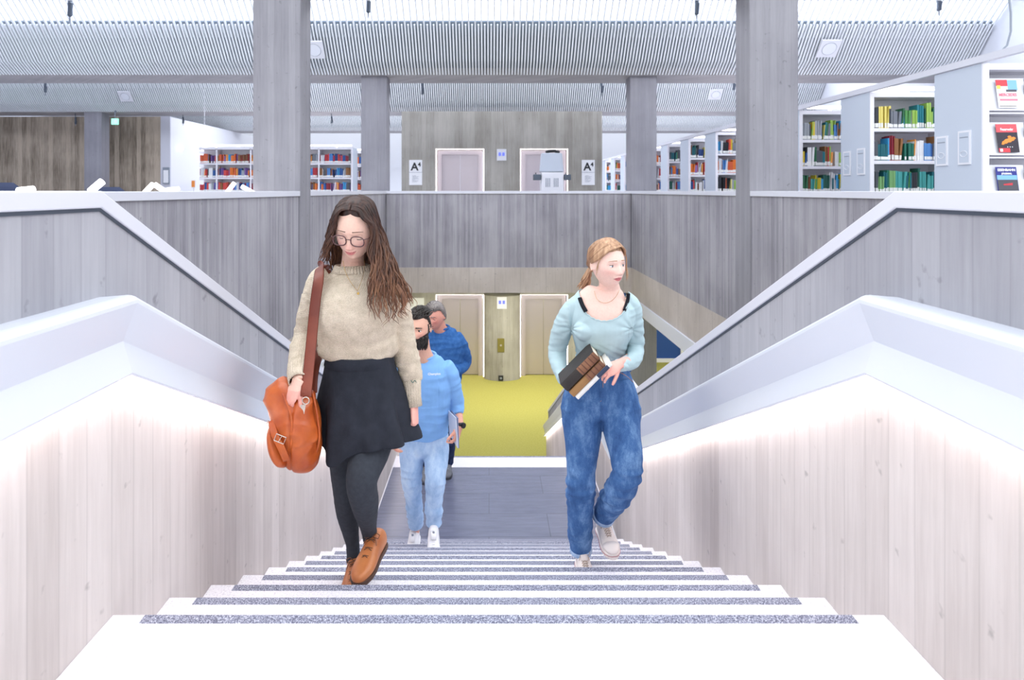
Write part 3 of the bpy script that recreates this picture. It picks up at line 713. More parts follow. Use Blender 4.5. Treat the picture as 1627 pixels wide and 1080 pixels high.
def chair_back(px, py, d, lab):
    c = at(px, py, d); t = thing('office_chair', lab, 'chair', (c.x, c.y, 0), 'dark chairs behind the left balustrade')
    q = MB(); q.sweep([[(c.x + math.cos(a) * r_, c.y + math.sin(a) * .04, z) for a in [2 * PI * k / 14 for k in range(14)]] for z, r_ in ((.75, .12), (.8, .19), (1.0, .2), (c.z - .05, .17), (c.z, .1))]); q.build('backrest', mat('navy_fabric', '2a3350', .8), t, smooth=True)
    q = MB(); q.box(c.x - .22, c.x + .22, c.y - .45, c.y - .03, .44, .5); q.build('seat', mat('navy_fabric_seat', '2a3350', .8), t, bevel=.02)
    q = MB(); q.tube([(c.x, c.y - .22, .06), (c.x, c.y - .22, .45)], .03, 10); q.tube([(c.x, c.y + .0, .47), (c.x, c.y + .03, .8)], .02, 8); q.build('column', M['steel_dark'], t)
    q = MB()
    for k in range(5):
        a = 2 * PI * k / 5; q.tube([(c.x, c.y - .22, .09), (c.x + .28 * math.cos(a), c.y - .22 + .28 * math.sin(a), .03)], [.025, .018], 8)
    q.build('base', M['black'], t)
chair_back(3, 290, 5.9, 'dark round-backed chair at the very left edge'); chair_back(172, 297, 5.9, 'dark chair back showing by the kink of the left coping')
# ================================================================ FIGURE TOOLS
def remeshed(mb, voxel, smooth=4, fac=.5):
    me = mb.mesh('tmp'); o = bpy.data.objects.new('tmp', me); C.objects.link(o)
    r_ = o.modifiers.new('r', 'REMESH'); r_.mode = 'VOXEL'; r_.voxel_size = voxel; r_.adaptivity = 0
    if smooth: s_ = o.modifiers.new('s', 'SMOOTH'); s_.iterations = smooth; s_.factor = fac
    out = bpy.data.meshes.new_from_object(o.evaluated_get(bpy.context.evaluated_depsgraph_get()))
    bpy.data.objects.remove(o); bpy.data.meshes.remove(me)
    out.materials.clear(); return out
def join_meshes(ms):
    v = []; f = []
    for me in ms:
        n = len(v); v += [tuple(x.co) for x in me.vertices]; f += [tuple(i + n for i in p.vertices) for p in me.polygons]
    out = bpy.data.meshes.new('body'); out.from_pydata(v, [], f); out.update(); return out
def wrinkle(me, fn):
    vs = [v.co.copy() for v in me.vertices]; ns = [v.normal.copy() for v in me.vertices]
    for v, c, n in zip(me.vertices, vs, ns): v.co = c + n * fn(c, n)
    me.update()
def nz(c, sx, sy, sz, o=0.0): return noise.noise(Vector((c.x * sx + o, c.y * sy + o * .7, c.z * sz - o)))
def ridge(c, sx, sy, sz, o=0.0): return 1 - 2.2 * abs(nz(c, sx, sy, sz, o))
def lerp(a, b, t): return a + (b - a) * t
def spline(pts, n):
    "Catmull-Rom through points (tuples or vectors of any length)"
    P_ = [tuple(p) for p in pts]; out = []; k = len(P_) - 1
    for i in range(n + 1):
        t = i / n * k; s = min(int(t), k - 1); u = t - s
        p0, p1, p2, p3 = P_[max(s - 1, 0)], P_[s], P_[s + 1], P_[min(s + 2, k)]
        out.append(tuple(0.5 * (2 * b + (c - a) * u + (2 * a - 5 * b + 4 * c - d) * u * u + (3 * b - a - 3 * c + d) * u ** 3) for a, b, c, d in zip(p0, p1, p2, p3)))
    return out
def limb(mb, rows, n=None, seg=20, ref=(0, 1, 0)):
    "rows: (x, y, z, depth radius, width radius)"
    rows = [(r[0], r[1], r[2], r[3], r[4] if len(r) > 4 else r[3]) for r in rows]
    s = spline(rows, n or (len(rows) - 1) * 6)
    mb.tube([p[:3] for p in s], [(max(p[3], .001), max(p[4], .001)) for p in s], seg, ref=ref)
def J(px, py, d, r, r2=None):
    v = at(px, py, d); return (v.x, v.y, v.z, r, r if r2 is None else r2)
def g2(x, z, cx, cz, sx, sz): return math.exp(-((x - cx) / sx) ** 2 / 2 - ((z - cz) / sz) ** 2 / 2)
class Head:
    def __init__(s, c, yaw=0, pitch=0, roll=0, k=1.0, jaw=.30, nose=1.0, male=False, brow=0.0, smile=0.0):
        s.M = Matrix.Translation(Vector(c)) @ Matrix.Rotation(R(yaw), 4, 'Z') @ Matrix.Rotation(R(roll), 4, 'Y') @ Matrix.Rotation(R(pitch), 4, 'X') @ Matrix.Scale(k, 4)
        s.k = k; s.jaw = jaw; s.nose = nose; s.male = male; s.smile = smile; s.I = s.M.inverted()
    def w(s, x, y, z): return s.M @ Vector((x, y, z))
    def surf(s, n):
        x, y, z = .075 * n.x, .094 * n.y, .116 * n.z
        t = max(0, -n.z)
        x *= 1 - s.jaw * t ** 1.6
        if n.y > 0: y *= 1 - .35 * t ** 1.2; z += .0
        else:
            y *= 1 - .10 * max(0, n.z) ** 2
            f = min(1, max(0, (-n.y - .15) / .5))
            y += -.006 * f * t
            ax = abs(x)
            d = 0
            d -= .0035 * g2(ax, z, .024, .021, .014, .008)                    # brow
            d += .0125 * g2(ax, z, .031, .002, .014, .0105)                   # socket
            d += .004 * g2(x, z, 0, .008, .008, .010)                        # root of the nose
            if z < .014:
                u = min(1, max(0, (.014 - z) / .046)); e = 1 if z > -.034 else math.exp(-((z + .034) / .0045) ** 2 / 2)
                d -= s.nose * (.003 + .019 * u ** 1.3) * e * math.exp(-(x / (.0065 + .003 * u)) ** 2 / 2)
            d -= s.nose * .008 * g2(ax, z, .0115, -.034, .0045, .0055)         # nostril wings
            mz = -.060 + s.smile * (ax / .024) ** 2 * .006
            d -= .0048 * g2(x, z, 0, mz + .0055, .016, .0036); d -= .0055 * g2(x, z, 0, mz - .0062, .014, .0045)
            d += .0042 * g2(x, z, 0, mz, .019, .0016)
            d -= .004 * g2(x, z, 0, -.058, .026, .016)
            d += .0035 * g2(x, z, 0, -.078, .016, .0055)                     # under the lip
            d -= .0075 * g2(x, z, 0, -.097, .019, .014)                      # chin
            d -= .0045 * g2(ax, z, .041, -.022, .016, .016)                  # cheek
            d += .003 * g2(ax, z, .045, -.060, .012, .018)
            y += d * min(1, f * 1.4)
        return Vector((x, y, z))
    def fy(s, x, z):
        "front surface y at x, z"
        best = -.08
        lo, hi = -1.0, -.05
        nx = x / .075; nzv = max(-.99, min(.99, z / .116))
        t = max(0, -nzv); nx = nx / (1 - s.jaw * t ** 1.6)
        yy = math.sqrt(max(0.0, 1 - nx * nx - nzv * nzv)); return s.surf(Vector((nx, -yy, nzv))).y
    def add(s, mb, ears=True):
        seg, rg = 110, 90; vs = [s.M @ s.surf(Vector((0, 0, 1)))]
        for i in range(1, rg):
            th = PI * i / rg
            for j in range(seg):
                ph = 2 * PI * j / seg; vs.append(s.M @ s.surf(Vector((math.sin(th) * math.cos(ph), math.sin(th) * math.sin(ph), math.cos(th)))))
        vs.append(s.M @ s.surf(Vector((0, 0, -1)))); fs = [(0, 1 + j, 1 + (j + 1) % seg) for j in range(seg)]
        for i in range(rg - 2):
            for j in range(seg):
                a = 1 + i * seg + j; b = 1 + i * seg + (j + 1) % seg; fs.append((a, a + seg, b + seg, b))
        n = len(vs) - 1; fs += [(n, 1 + (rg - 2) * seg + (j + 1) % seg, 1 + (rg - 2) * seg + j) for j in range(seg)]
        mb.add(vs, fs)
        if ears:
            for e in (-1, 1):
                ring = []
                for a in range(0, 300, 20):
                    th = R(a - 60); ring.append(s.w(e * (.0765 + .004 * math.cos(th)), .012 + .016 * math.cos(th), -.006 + .027 * math.sin(th)))
                mb.tube(ring, .0042 * s.k, 8); mb.sphere(s.w(e * .074, .010, -.006), (.006 * s.k, .014 * s.k, .022 * s.k), 12, 8, rot=s.M.to_3x3() * (1 / s.k))
    def local(s, c): return s.I @ c
def set_colors(me, fn):
    ca = me.color_attributes.new('tone', 'FLOAT_COLOR', 'POINT')
    buf = []
    for v in me.vertices: buf += list(fn(v.co)) + [1.0]
    ca.data.foreach_set('color', buf)
def skin_mat(name, rough=.5):
    m = mat(name, 'e0b8a8', rough, sss=.12, spec=.35); k = NT(m)
    a = k.n('ShaderNodeVertexColor', layer_name='tone'); g = k.n('ShaderNodeNewGeometry')
    v = k.n('ShaderNodeTexNoise', i_Scale=120.0, i_Detail=3.0); k.l(g.outputs['Position'], v.inputs['Vector'])
    k.l(k.mix('MULTIPLY', 1.0, a.outputs[0], k.ramp(v.outputs[0], [(.3, (.95, .93, .93, 1)), (.7, (1.03, 1.02, 1.02, 1))])), k.b.inputs['Base Color']); return m
M['skin'] = skin_mat('skin')
def face_tone(H, base, lip, cheek=.25, beard=None, hot=None):
    b, l_ = hexc(base)[:3], hexc(lip)[:3]; hot_ = hexc(hot or 'd9837c')[:3]; bd = hexc(beard)[:3] if beard else None
    def fn(co):
        p = H.local(co); c = list(b)
        if p.length < .16 and p.y < .02:
            ax = abs(p.x); mz = -.060 + H.smile * (ax / .024) ** 2 * .006
            ch = cheek * g2(ax, p.z, .042, -.026, .016, .014) + cheek * .8 * g2(p.x, p.z, 0, -.030, .009, .009)
            if p.y < -.03: c = [lerp(q, w_, min(1, ch)) for q, w_ in zip(c, hot_)]
            hw = .0235 if not H.male else .024
            u = ax / hw
            if u < 1 and p.y < -.05:
                up = .0088 * (1 - u ** 2) * (1 - .12 * math.exp(-(ax / .004) ** 2)); lo = .0105 * (1 - u ** 2)
                dz = p.z - mz
                if -lo < dz < up: c = [lerp(q, w_, .85) for q, w_ in zip(c, l_)]
                if abs(dz) < .0011: c = [q * .55 for q in c]
            if bd and not (u < .85 and p.y < -.05 and -.011 < p.z - mz < .008):
                line = -.034 - .00 * ax
                lim = -.045 if ax < .028 else -.045 + (ax - .028) * .55
                if (p.z < lim and p.z > -.125 and p.y < .012) or (ax > .05 and -.022 < p.y < -.002 and p.z < .03 and p.z > -.06): c = list(bd)
        return c
    return fn
eye_white = mat('eye_white', 'f0ecea', .25); iris_b = mat('iris_blue', '6d8aa8', .2); iris_n = mat('iris_brown', '4a3326', .2); pupil = mat('pupil', '0c0b0c', .15)
lash = mat('lash', '2b1e1a', .8)
def eyes(H, parent, skin_tone, iris, gaze=(0, 0), openu=22, openl=26, lashc=None, parts=True, white=None):
    "eyeballs with iris and pupil, eyelids and lash lines; returns lid meshes for the body"
    lids = MB(); R3 = H.M.to_3x3() * (1 / H.k)
    for e in (-1, 1):
        yb = H.fy(e * .031, .002) + .0068
        c = Vector((e * .031, yb, .001)); r = .0118
        rotg = Matrix.Rotation(R(gaze[0]), 3, 'Z') @ Matrix.Rotation(R(gaze[1]), 3, 'X')
        q = MB(); seg = 20; rings = []; angs = [0.5, 12, 13, 27, 28.5, 45, 70, 100, 140, 179]
        for a in angs:
            rr = r * (1.0 if a > 28 else 1.015); th = R(a)
            rings.append([H.M @ (c + rotg @ Vector((rr * math.sin(th) * math.cos(2 * PI * j / seg), -rr * math.cos(th), rr * math.sin(th) * math.sin(2 * PI * j / seg)))) for j in range(seg)])
        q.sweep(rings); nf = len(q.f)
        q.m = [2 if i < seg * 1 else (1 if i < seg * 3 else 0) for i in range(nf)]
        q.m[-2] = 2
        q.build('eye', [white or eye_white, iris, pupil], parent, smooth=True)
        # lids: caps of a slightly larger sphere
        rl = r * 1.10
        def cap(z_edge, sign):
            rings = []
            for i in range(9):
                b = lerp(z_edge, sign * 88, i / 8); bz = math.sin(R(b)); br = math.cos(R(b))
                row = []
                for j in range(15):
                    a = lerp(-80, 80, j / 14); drop = (1 - i / 8) * ((a / 80) ** 2) * (-sign) * .32
                    row.append(H.M @ (c + Vector((rl * 1.08 * br * math.sin(R(a)), -rl * br * math.cos(R(a)), rl * (bz + drop * .55)))))
                rings.append(row)
            lids.sweep(rings, cap=False, closed=False); return rings[0]
        edge = cap(openu, 1); cap(-openl, -1)
        q = MB(); q.tube(edge[1:-1], .0013 * H.k, 6); q.build('lash_line', lashc or lash, parent)
    return lids
def brows(H, parent, m, w_=.0028, z0=.0195, arch=.005, n=14):
    for e in (-1, 1):
        q = MB(); pts = []; rr = []
        for i in range(n):
            u = i / (n - 1); x = e * lerp(.013, .049, u); z = z0 + arch * math.sin(u * PI * .85) - .003 * u + .004 * (1 - u) ** 2
            pts.append(H.w(x, H.fy(x, z) - .0008, z)); rr.append((w_ * .5 * (1 - .6 * u), w_ * (1.0 - .65 * u)))
        q.tube(pts, [(a * H.k, b * H.k) for a, b in rr], 8); q.build('eyebrow', m, parent, smooth=True)
def hair_cap(H, hairline, off=.010, seg=72, rg=48, back=-.075):
    "shell over the skull where hairline(local point) is positive"
    q = MB(); rows = []
    for i in range(rg + 1):
        th = PI * i / rg; row = []
        for j in range(seg):
            ph = 2 * PI * j / seg; n = Vector((math.sin(th) * math.cos(ph), math.sin(th) * math.sin(ph), math.cos(th)))
            p = Vector((.075 * n.x, .094 * n.y, .116 * n.z)); 
            if n.z < 0: p.x *= 1 - .1 * (-n.z); p.y *= (1 - .2 * -n.z) if n.y > 0 else 1
            row.append((p, n))
        rows.append(row)
    vs = []; idx = {}; fs = []
    def keep(p): return hairline(p)
    for i in range(rg + 1):
        for j in range(seg):
            p, n = rows[i][j]; k_ = keep(p)
            idx[(i, j)] = len(vs); o_ = off * max(-.6, min(1, k_ / .02)); vs.append(H.M @ (p + n * o_))
    for i in range(rg):
        for j in range(seg):
            q4 = [(i, j), (i + 1, j), (i + 1, (j + 1) % seg), (i, (j + 1) % seg)]
            if all(keep(rows[a][b][0]) > -.012 for a, b in q4): fs.append(tuple(idx[a] for a in q4))
    q.add(vs, fs); return q
def hair_mat(name, c0, c1, c2, sc=30, ombre=None):
    m = mat(name, c1, .42, spec=.45); k = NT(m)
    g = k.n('ShaderNodeNewGeometry'); mp_ = k.n('ShaderNodeMapping'); mp_.inputs['Scale'].default_value = (sc * 3, sc * 2, sc * .2); k.l(g.outputs['Position'], mp_.inputs[0])
    v = k.n('ShaderNodeTexNoise', i_Scale=1.0, i_Detail=4.0); k.l(mp_.outputs[0], v.inputs['Vector'])
    col = k.ramp(v.outputs[0], [(.3, hexc(c0)), (.5, hexc(c1)), (.75, hexc(c2))])
    if ombre:
        sp = k.n('ShaderNodeSeparateXYZ'); k.l(g.outputs['Position'], sp.inputs[0]); mr_ = k.n('ShaderNodeMapRange'); mr_.inputs[1].default_value = ombre[0]; mr_.inputs[2].default_value = ombre[1]; k.l(sp.outputs[2], mr_.inputs[0])
        col = k.mix('MULTIPLY', mr_.outputs[0], col, hexc(ombre[2]))
    k.l(col, k.b.inputs['Base Color']); return m
def locks(mb, guides, n, rng, r=.0042, wave=.006, wl=.09, jit=.006, wend=1.0, steps=26, flat=.55):
    "wavy tapering locks between neighbouring guide curves (guides hold points of the place)"
    G = [spline([tuple(p) for p in g], steps) for g in guides]
    for i in range(n):
        u = rng.random() * (len(G) - 1); a = int(u); f = u - a; a2 = min(a + 1, len(G) - 1)
        cut = int(steps * rng.uniform(.82, 1.0)); ph = rng.uniform(0, 6.28); wv = wave * rng.uniform(.5, 1.3); jx, jy, jz = [rng.gauss(0, jit) for _ in range(3)]
        wl_ = wl * rng.uniform(.8, 1.25); L = 0; pts = []; rr = []; last = None; r0 = r * rng.uniform(.6, 1.25)
        for k_ in range(cut + 1):
            p = Vector(G[a][k_]).lerp(Vector(G[a2][k_]), f)
            if last is not None: L += (p - last).length
            last = p.copy(); t = k_ / cut; g_ = min(1, t * 2.2)
            p += Vector((jx * t * 1.4 + wv * g_ * t * wend * math.sin(L / wl_ * 6.28 + ph), jy * t + wv * .7 * g_ * t * math.cos(L / wl_ * 6.28 + ph), jz * t))
            pts.append(p); rr.append(r0 * (.55 + .45 * min(1, t * 4)) * (1 - t ** 3 * .85))
        mb.tube(pts, [(x * flat, x) for x in rr], 7)
def hand(mb, wrist, f, n, thumb_side, k=1.0, curl=(20, 22, 25, 28), spread=4, thumb=(35, 30), mid=1.0):
    "palm, four separate bent fingers, thumb leaving the side of the palm; n is the back of the hand"
    W = Vector(wrist); f = Vector(f).normalized(); n = Vector(n); n = (n - f * n.dot(f)).normalized(); s = f.cross(n) * thumb_side
    def T(a, b, c): return W + (f * a + s * b + n * c) * k
    rows = [(-.012, 0, .020, .027), (.012, .001, .018, .030), (.035, .003, .0155, .037), (.065, .001, .0140, .041), (.088, 0, .0115, .038), (.096, 0, .006, .030)]
    pts = [T(a, b, -.000) for a, b, _, _ in rows]
    mb.tube(pts, [(c * k, d * k) for _, _, c, d in rows], 18, ref=n)
    mb.sphere(T(.032, .022, -.012), (.018 * k,) * 3, 12, 8)                         # ball of the thumb
    roots = (.0285, .0095, -.0095, -.027); lens = (.070, .078, .072, .057); rad = (.0084, .0086, .0082, .0072)
    for i in range(4):
        p = T(.080 - abs(i - 1) * .003, roots[i], .001); ang = R(spread * (1.5 - i)); d = (f * math.cos(ang) + s * math.sin(ang)).normalized(); up = n.copy()
        pts = [p - d * .012 * k, p]; rr = [rad[i] * k * 1.05, rad[i] * k * 1.08]
        ax = d.cross(up).normalized()
        for m_, fr in enumerate((.45, .30, .25)):
            c_ = curl[i] * (1.0, 1.15, .8)[m_] * mid; rot = Matrix.Rotation(R(-c_), 3, ax); d = rot @ d
            q_ = p + d * lens[i] * fr * k
            pts += [p.lerp(q_, .5), q_]; rr += [rad[i] * k * (.93 - .06 * m_), rad[i] * k * (.98 - .1 * m_) if m_ < 2 else rad[i] * k * .62]; p = q_
        mb.tube(pts, rr, 10, ref=n)
    ang = R(thumb[0]); d = (f * math.cos(ang) + s * math.sin(ang) - n * .35).normalized(); p = T(.022, .024, -.006)
    ax = d.cross(s).normalized(); pts = [p]; rr = [.0125 * k]
    for m_, ln in enumerate((.034, .030, .025)):
        if m_: d = (d * math.cos(R(thumb[1] * .6)) + (f * .8 - n * .5).normalized() * math.sin(R(thumb[1] * .6))).normalized()
        q_ = p + d * ln * k; pts += [p.lerp(q_, .5), q_]; rr += [(.0115, .0098, .0092)[m_] * k, (.0108, .0096, .006)[m_] * k]; p = q_
    mb.tube(pts, rr, 10, ref=n)
def foot_frame(heel, toe, up=(0, 0, 1)):
    y = (Vector(toe) - Vector(heel)).normalized(); z = Vector(up); z = (z - y * z.dot(y)).normalized(); x = y.cross(z)
    m_ = Matrix((x, y, z)).transposed().to_4x4(); m_.translation = Vector(heel); return m_
SHOE = [(-.004, .018, .040), (0, .028, .066), (.012, .034, .082), (.04, .037, .090), (.075, .037, .088), (.105, .038, .078), (.14, .043, .064), (.175, .0475, .053), (.21, .046, .045), (.24, .037, .038), (.258, .024, .031), (.266, .010, .020)]
def shoe(fr, L, parent, m_up, m_sole, m_lace, name='shoe', label=None, sole_h=.014, bow=False, toe_cap=None, stripe=None, laces=5, high=0, tongue=None):
    k = L / .266; q = MB(); rings = []
    for y, w_, h in SHOE:
        ring = []
        for j in range(20):
            a = 2 * PI * j / 20; cx, cz = math.cos(a), math.sin(a)
            zz = (h + high * max(0, 1 - abs(y - .04) / .07)) * k
            px = w_ * k * (abs(cx) ** .75) * (1 if cx > 0 else -1); pz = zz * (.42 + .58 * (cz if cz > 0 else -(abs(cz) ** .45) * .72))
            ring.append(fr @ Vector((px, y * k, max(0, pz) if cz < 0 else pz)))
        rings.append(ring)
    q.sweep(rings); me = q.mesh(); o = link_mesh(name, me, m_up, parent, True)
    if label: o['label'] = label
    sb = o.modifiers.new('sub', 'SUBSURF'); sb.levels = 1; sb.render_levels = 1
    q = MB(); rings = []
    for z, g_ in ((-sole_h, .95), (-sole_h * .5, 1.04), (.004, 1.05), (.006, .9)):
        out = [fr @ Vector((w_ * k * g_ + .001, y * k, z)) for y, w_, h in SHOE] + [fr @ Vector((-w_ * k * g_ - .001, y * k, z)) for y, w_, h in SHOE[::-1]]
        rings.append(out)
    q.sweep(rings); q.build('sole', m_sole, o)
    if toe_cap:
        q = MB(); q.tube([fr @ Vector((0, y * k, z * k)) for y, z in ((.205, .024), (.225, .022), (.25, .018), (.266, .012))], [(.025 * k, .048 * k), (.021 * k, .0445 * k), (.017 * k, .034 * k), (.006 * k, .014 * k)], 16, ref=fr.to_3x3() @ Vector((0, 0, 1))); q.build('toe_cap', toe_cap, o, smooth=True)
    if stripe:
        q = MB(); sd = [(y, w_) for y, w_, h in SHOE]
        pts = [fr @ Vector(((w_ * 1.07) * k + .001, y * k, -.003)) for y, w_ in sd] + [fr @ Vector((-(w_ * 1.07) * k - .001, y * k, -.003)) for y, w_ in sd[::-1]]
        q.tube(pts + [pts[0]], .0014, 5); q.build('stripe', stripe, o)
    q = MB()
    for i in range(laces):
        y = lerp(.095, .165, i / max(1, laces - 1)); h = lerp(.083, .058, i / max(1, laces - 1)); w_ = .017
        for sg in (-1, 1):
            q.tube([fr @ Vector((-w_ * sg * k, y * k, (h - .006) * k)), fr @ Vector((0, (y + .006) * k, (h + .001) * k)), fr @ Vector((w_ * sg * k, (y + .012) * k, (h - .010) * k))], .0018, 6)
    q.build('laces', m_lace, o)
    if bow:
        q = MB()
        for sg in (-1, 1):
            q.tube([fr @ Vector((sg * x * k, (.088 + y) * k, (.088 + z) * k)) for x, y, z in ((0, 0, 0), (.018, -.006, .012), (.034, 0, .008), (.03, .01, -.002), (.012, .006, .0), (0, 0, 0))], .002, 6)
            q.tube([fr @ Vector((sg * x * k, (.088 + y) * k, (.088 + z) * k)) for x, y, z in ((0, 0, 0), (.02, .014, .0), (.03, .03, -.02))], .0016, 6)
        q.build('bow', m_lace, o)
    if tongue:
        q = MB(); q.tube([fr @ Vector((0, y * k, z * k)) for y, z in ((.075, .100), (.10, .088), (.13, .074))], [(.004, .018 * k), (.005, .02 * k), (.004, .018 * k)], 10, ref=fr.to_3x3() @ Vector((0, 0, 1))); q.build('tongue', tongue, o, smooth=True)
    return o
def denim(name, c0, c1, c2, fade=None):
    m = mat(name, c1, .85, spec=.2); k = NT(m); g = k.n('ShaderNodeNewGeometry')
    a = k.n('ShaderNodeTexNoise', i_Scale=14.0, i_Detail=5.0, i_Roughness=.7); mp_ = k.n('ShaderNodeMapping'); mp_.inputs['Scale'].default_value = (1, 1, .5); k.l(g.outputs['Position'], mp_.inputs[0]); k.l(mp_.outputs[0], a.inputs['Vector'])
    b = k.n('ShaderNodeTexNoise', i_Scale=420.0, i_Detail=1.0); k.l(g.outputs['Position'], b.inputs['Vector'])
    v = k.math('ADD', k.math('MULTIPLY', a.outputs[0], .8), k.math('MULTIPLY', b.outputs[0], .2))
    k.l(k.ramp(v, [(.32, hexc(c0)), (.5, hexc(c1)), (.68, hexc(c2))]), k.b.inputs['Base Color']); k.bump(b.outputs[0], .25, .002); return m
def knit(name, c0, c1, freq=520, strength=.6):
    m = mat(name, c1, .95, spec=.1); k = NT(m); g = k.n('ShaderNodeNewGeometry')
    a = k.n('ShaderNodeTexNoise', i_Scale=30.0, i_Detail=5.0); k.l(g.outputs['Position'], a.inputs['Vector'])
    sp = k.n('ShaderNodeSeparateXYZ'); k.l(g.outputs['Position'], sp.inputs[0])
    wv = k.math('MULTIPLY', k.math('SINE', k.math('MULTIPLY', sp.outputs[2], freq * 1.6)), k.math('SINE', k.math('MULTIPLY', k.math('ADD', sp.outputs[0], sp.outputs[1]), freq)))
    f_ = k.n('ShaderNodeTexNoise', i_Scale=300.0, i_Detail=2.0); k.l(g.outputs['Position'], f_.inputs['Vector'])
    v = k.math('ADD', k.math('MULTIPLY', a.outputs[0], .45), k.math('MULTIPLY', f_.outputs[0], .55))
    k.l(k.ramp(v, [(.35, hexc(c0)), (.62, hexc(c1))]), k.b.inputs['Base Color']); k.bump(k.math('ADD', wv, k.math('MULTIPLY', f_.outputs[0], 1.5)), strength, .0025); return m
def cloth(name, c, rough=.85, var=.12, sc=25, bump=.3):
    m = mat(name, c, rough, spec=.2); k = NT(m); g = k.n('ShaderNodeNewGeometry'); h = hexc(c)
    a = k.n('ShaderNodeTexNoise', i_Scale=float(sc), i_Detail=5.0); k.l(g.outputs['Position'], a.inputs['Vector'])
    b = k.n('ShaderNodeTexNoise', i_Scale=350.0, i_Detail=1.0); k.l(g.outputs['Position'], b.inputs['Vector'])
    k.l(k.ramp(a.outputs[0], [(.3, tuple(x * (1 - var) for x in h[:3]) + (1,)), (.7, tuple(min(1, x * (1 + var)) for x in h[:3]) + (1,))]), k.b.inputs['Base Color'])
    k.bump(b.outputs[0], bump, .002); return m
def leather(name, c0, c1, rough=.38):
    m = mat(name, c1, rough, spec=.5); k = NT(m); g = k.n('ShaderNodeNewGeometry')
    a = k.n('ShaderNodeTexNoise', i_Scale=9.0, i_Detail=5.0); k.l(g.outputs['Position'], a.inputs['Vector'])
    b = k.n('ShaderNodeTexNoise', i_Scale=220.0, i_Detail=2.0); k.l(g.outputs['Position'], b.inputs['Vector'])
    k.l(k.ramp(a.outputs[0], [(.32, hexc(c0)), (.68, hexc(c1))]), k.b.inputs['Base Color']); k.bump(b.outputs[0], .25, .002); return m
def ribbed_ring(c, ax, rx, ry, rt, n, ref, amp=.0012):
    "torus band with upright ribs (collar, cuff)"
    pass
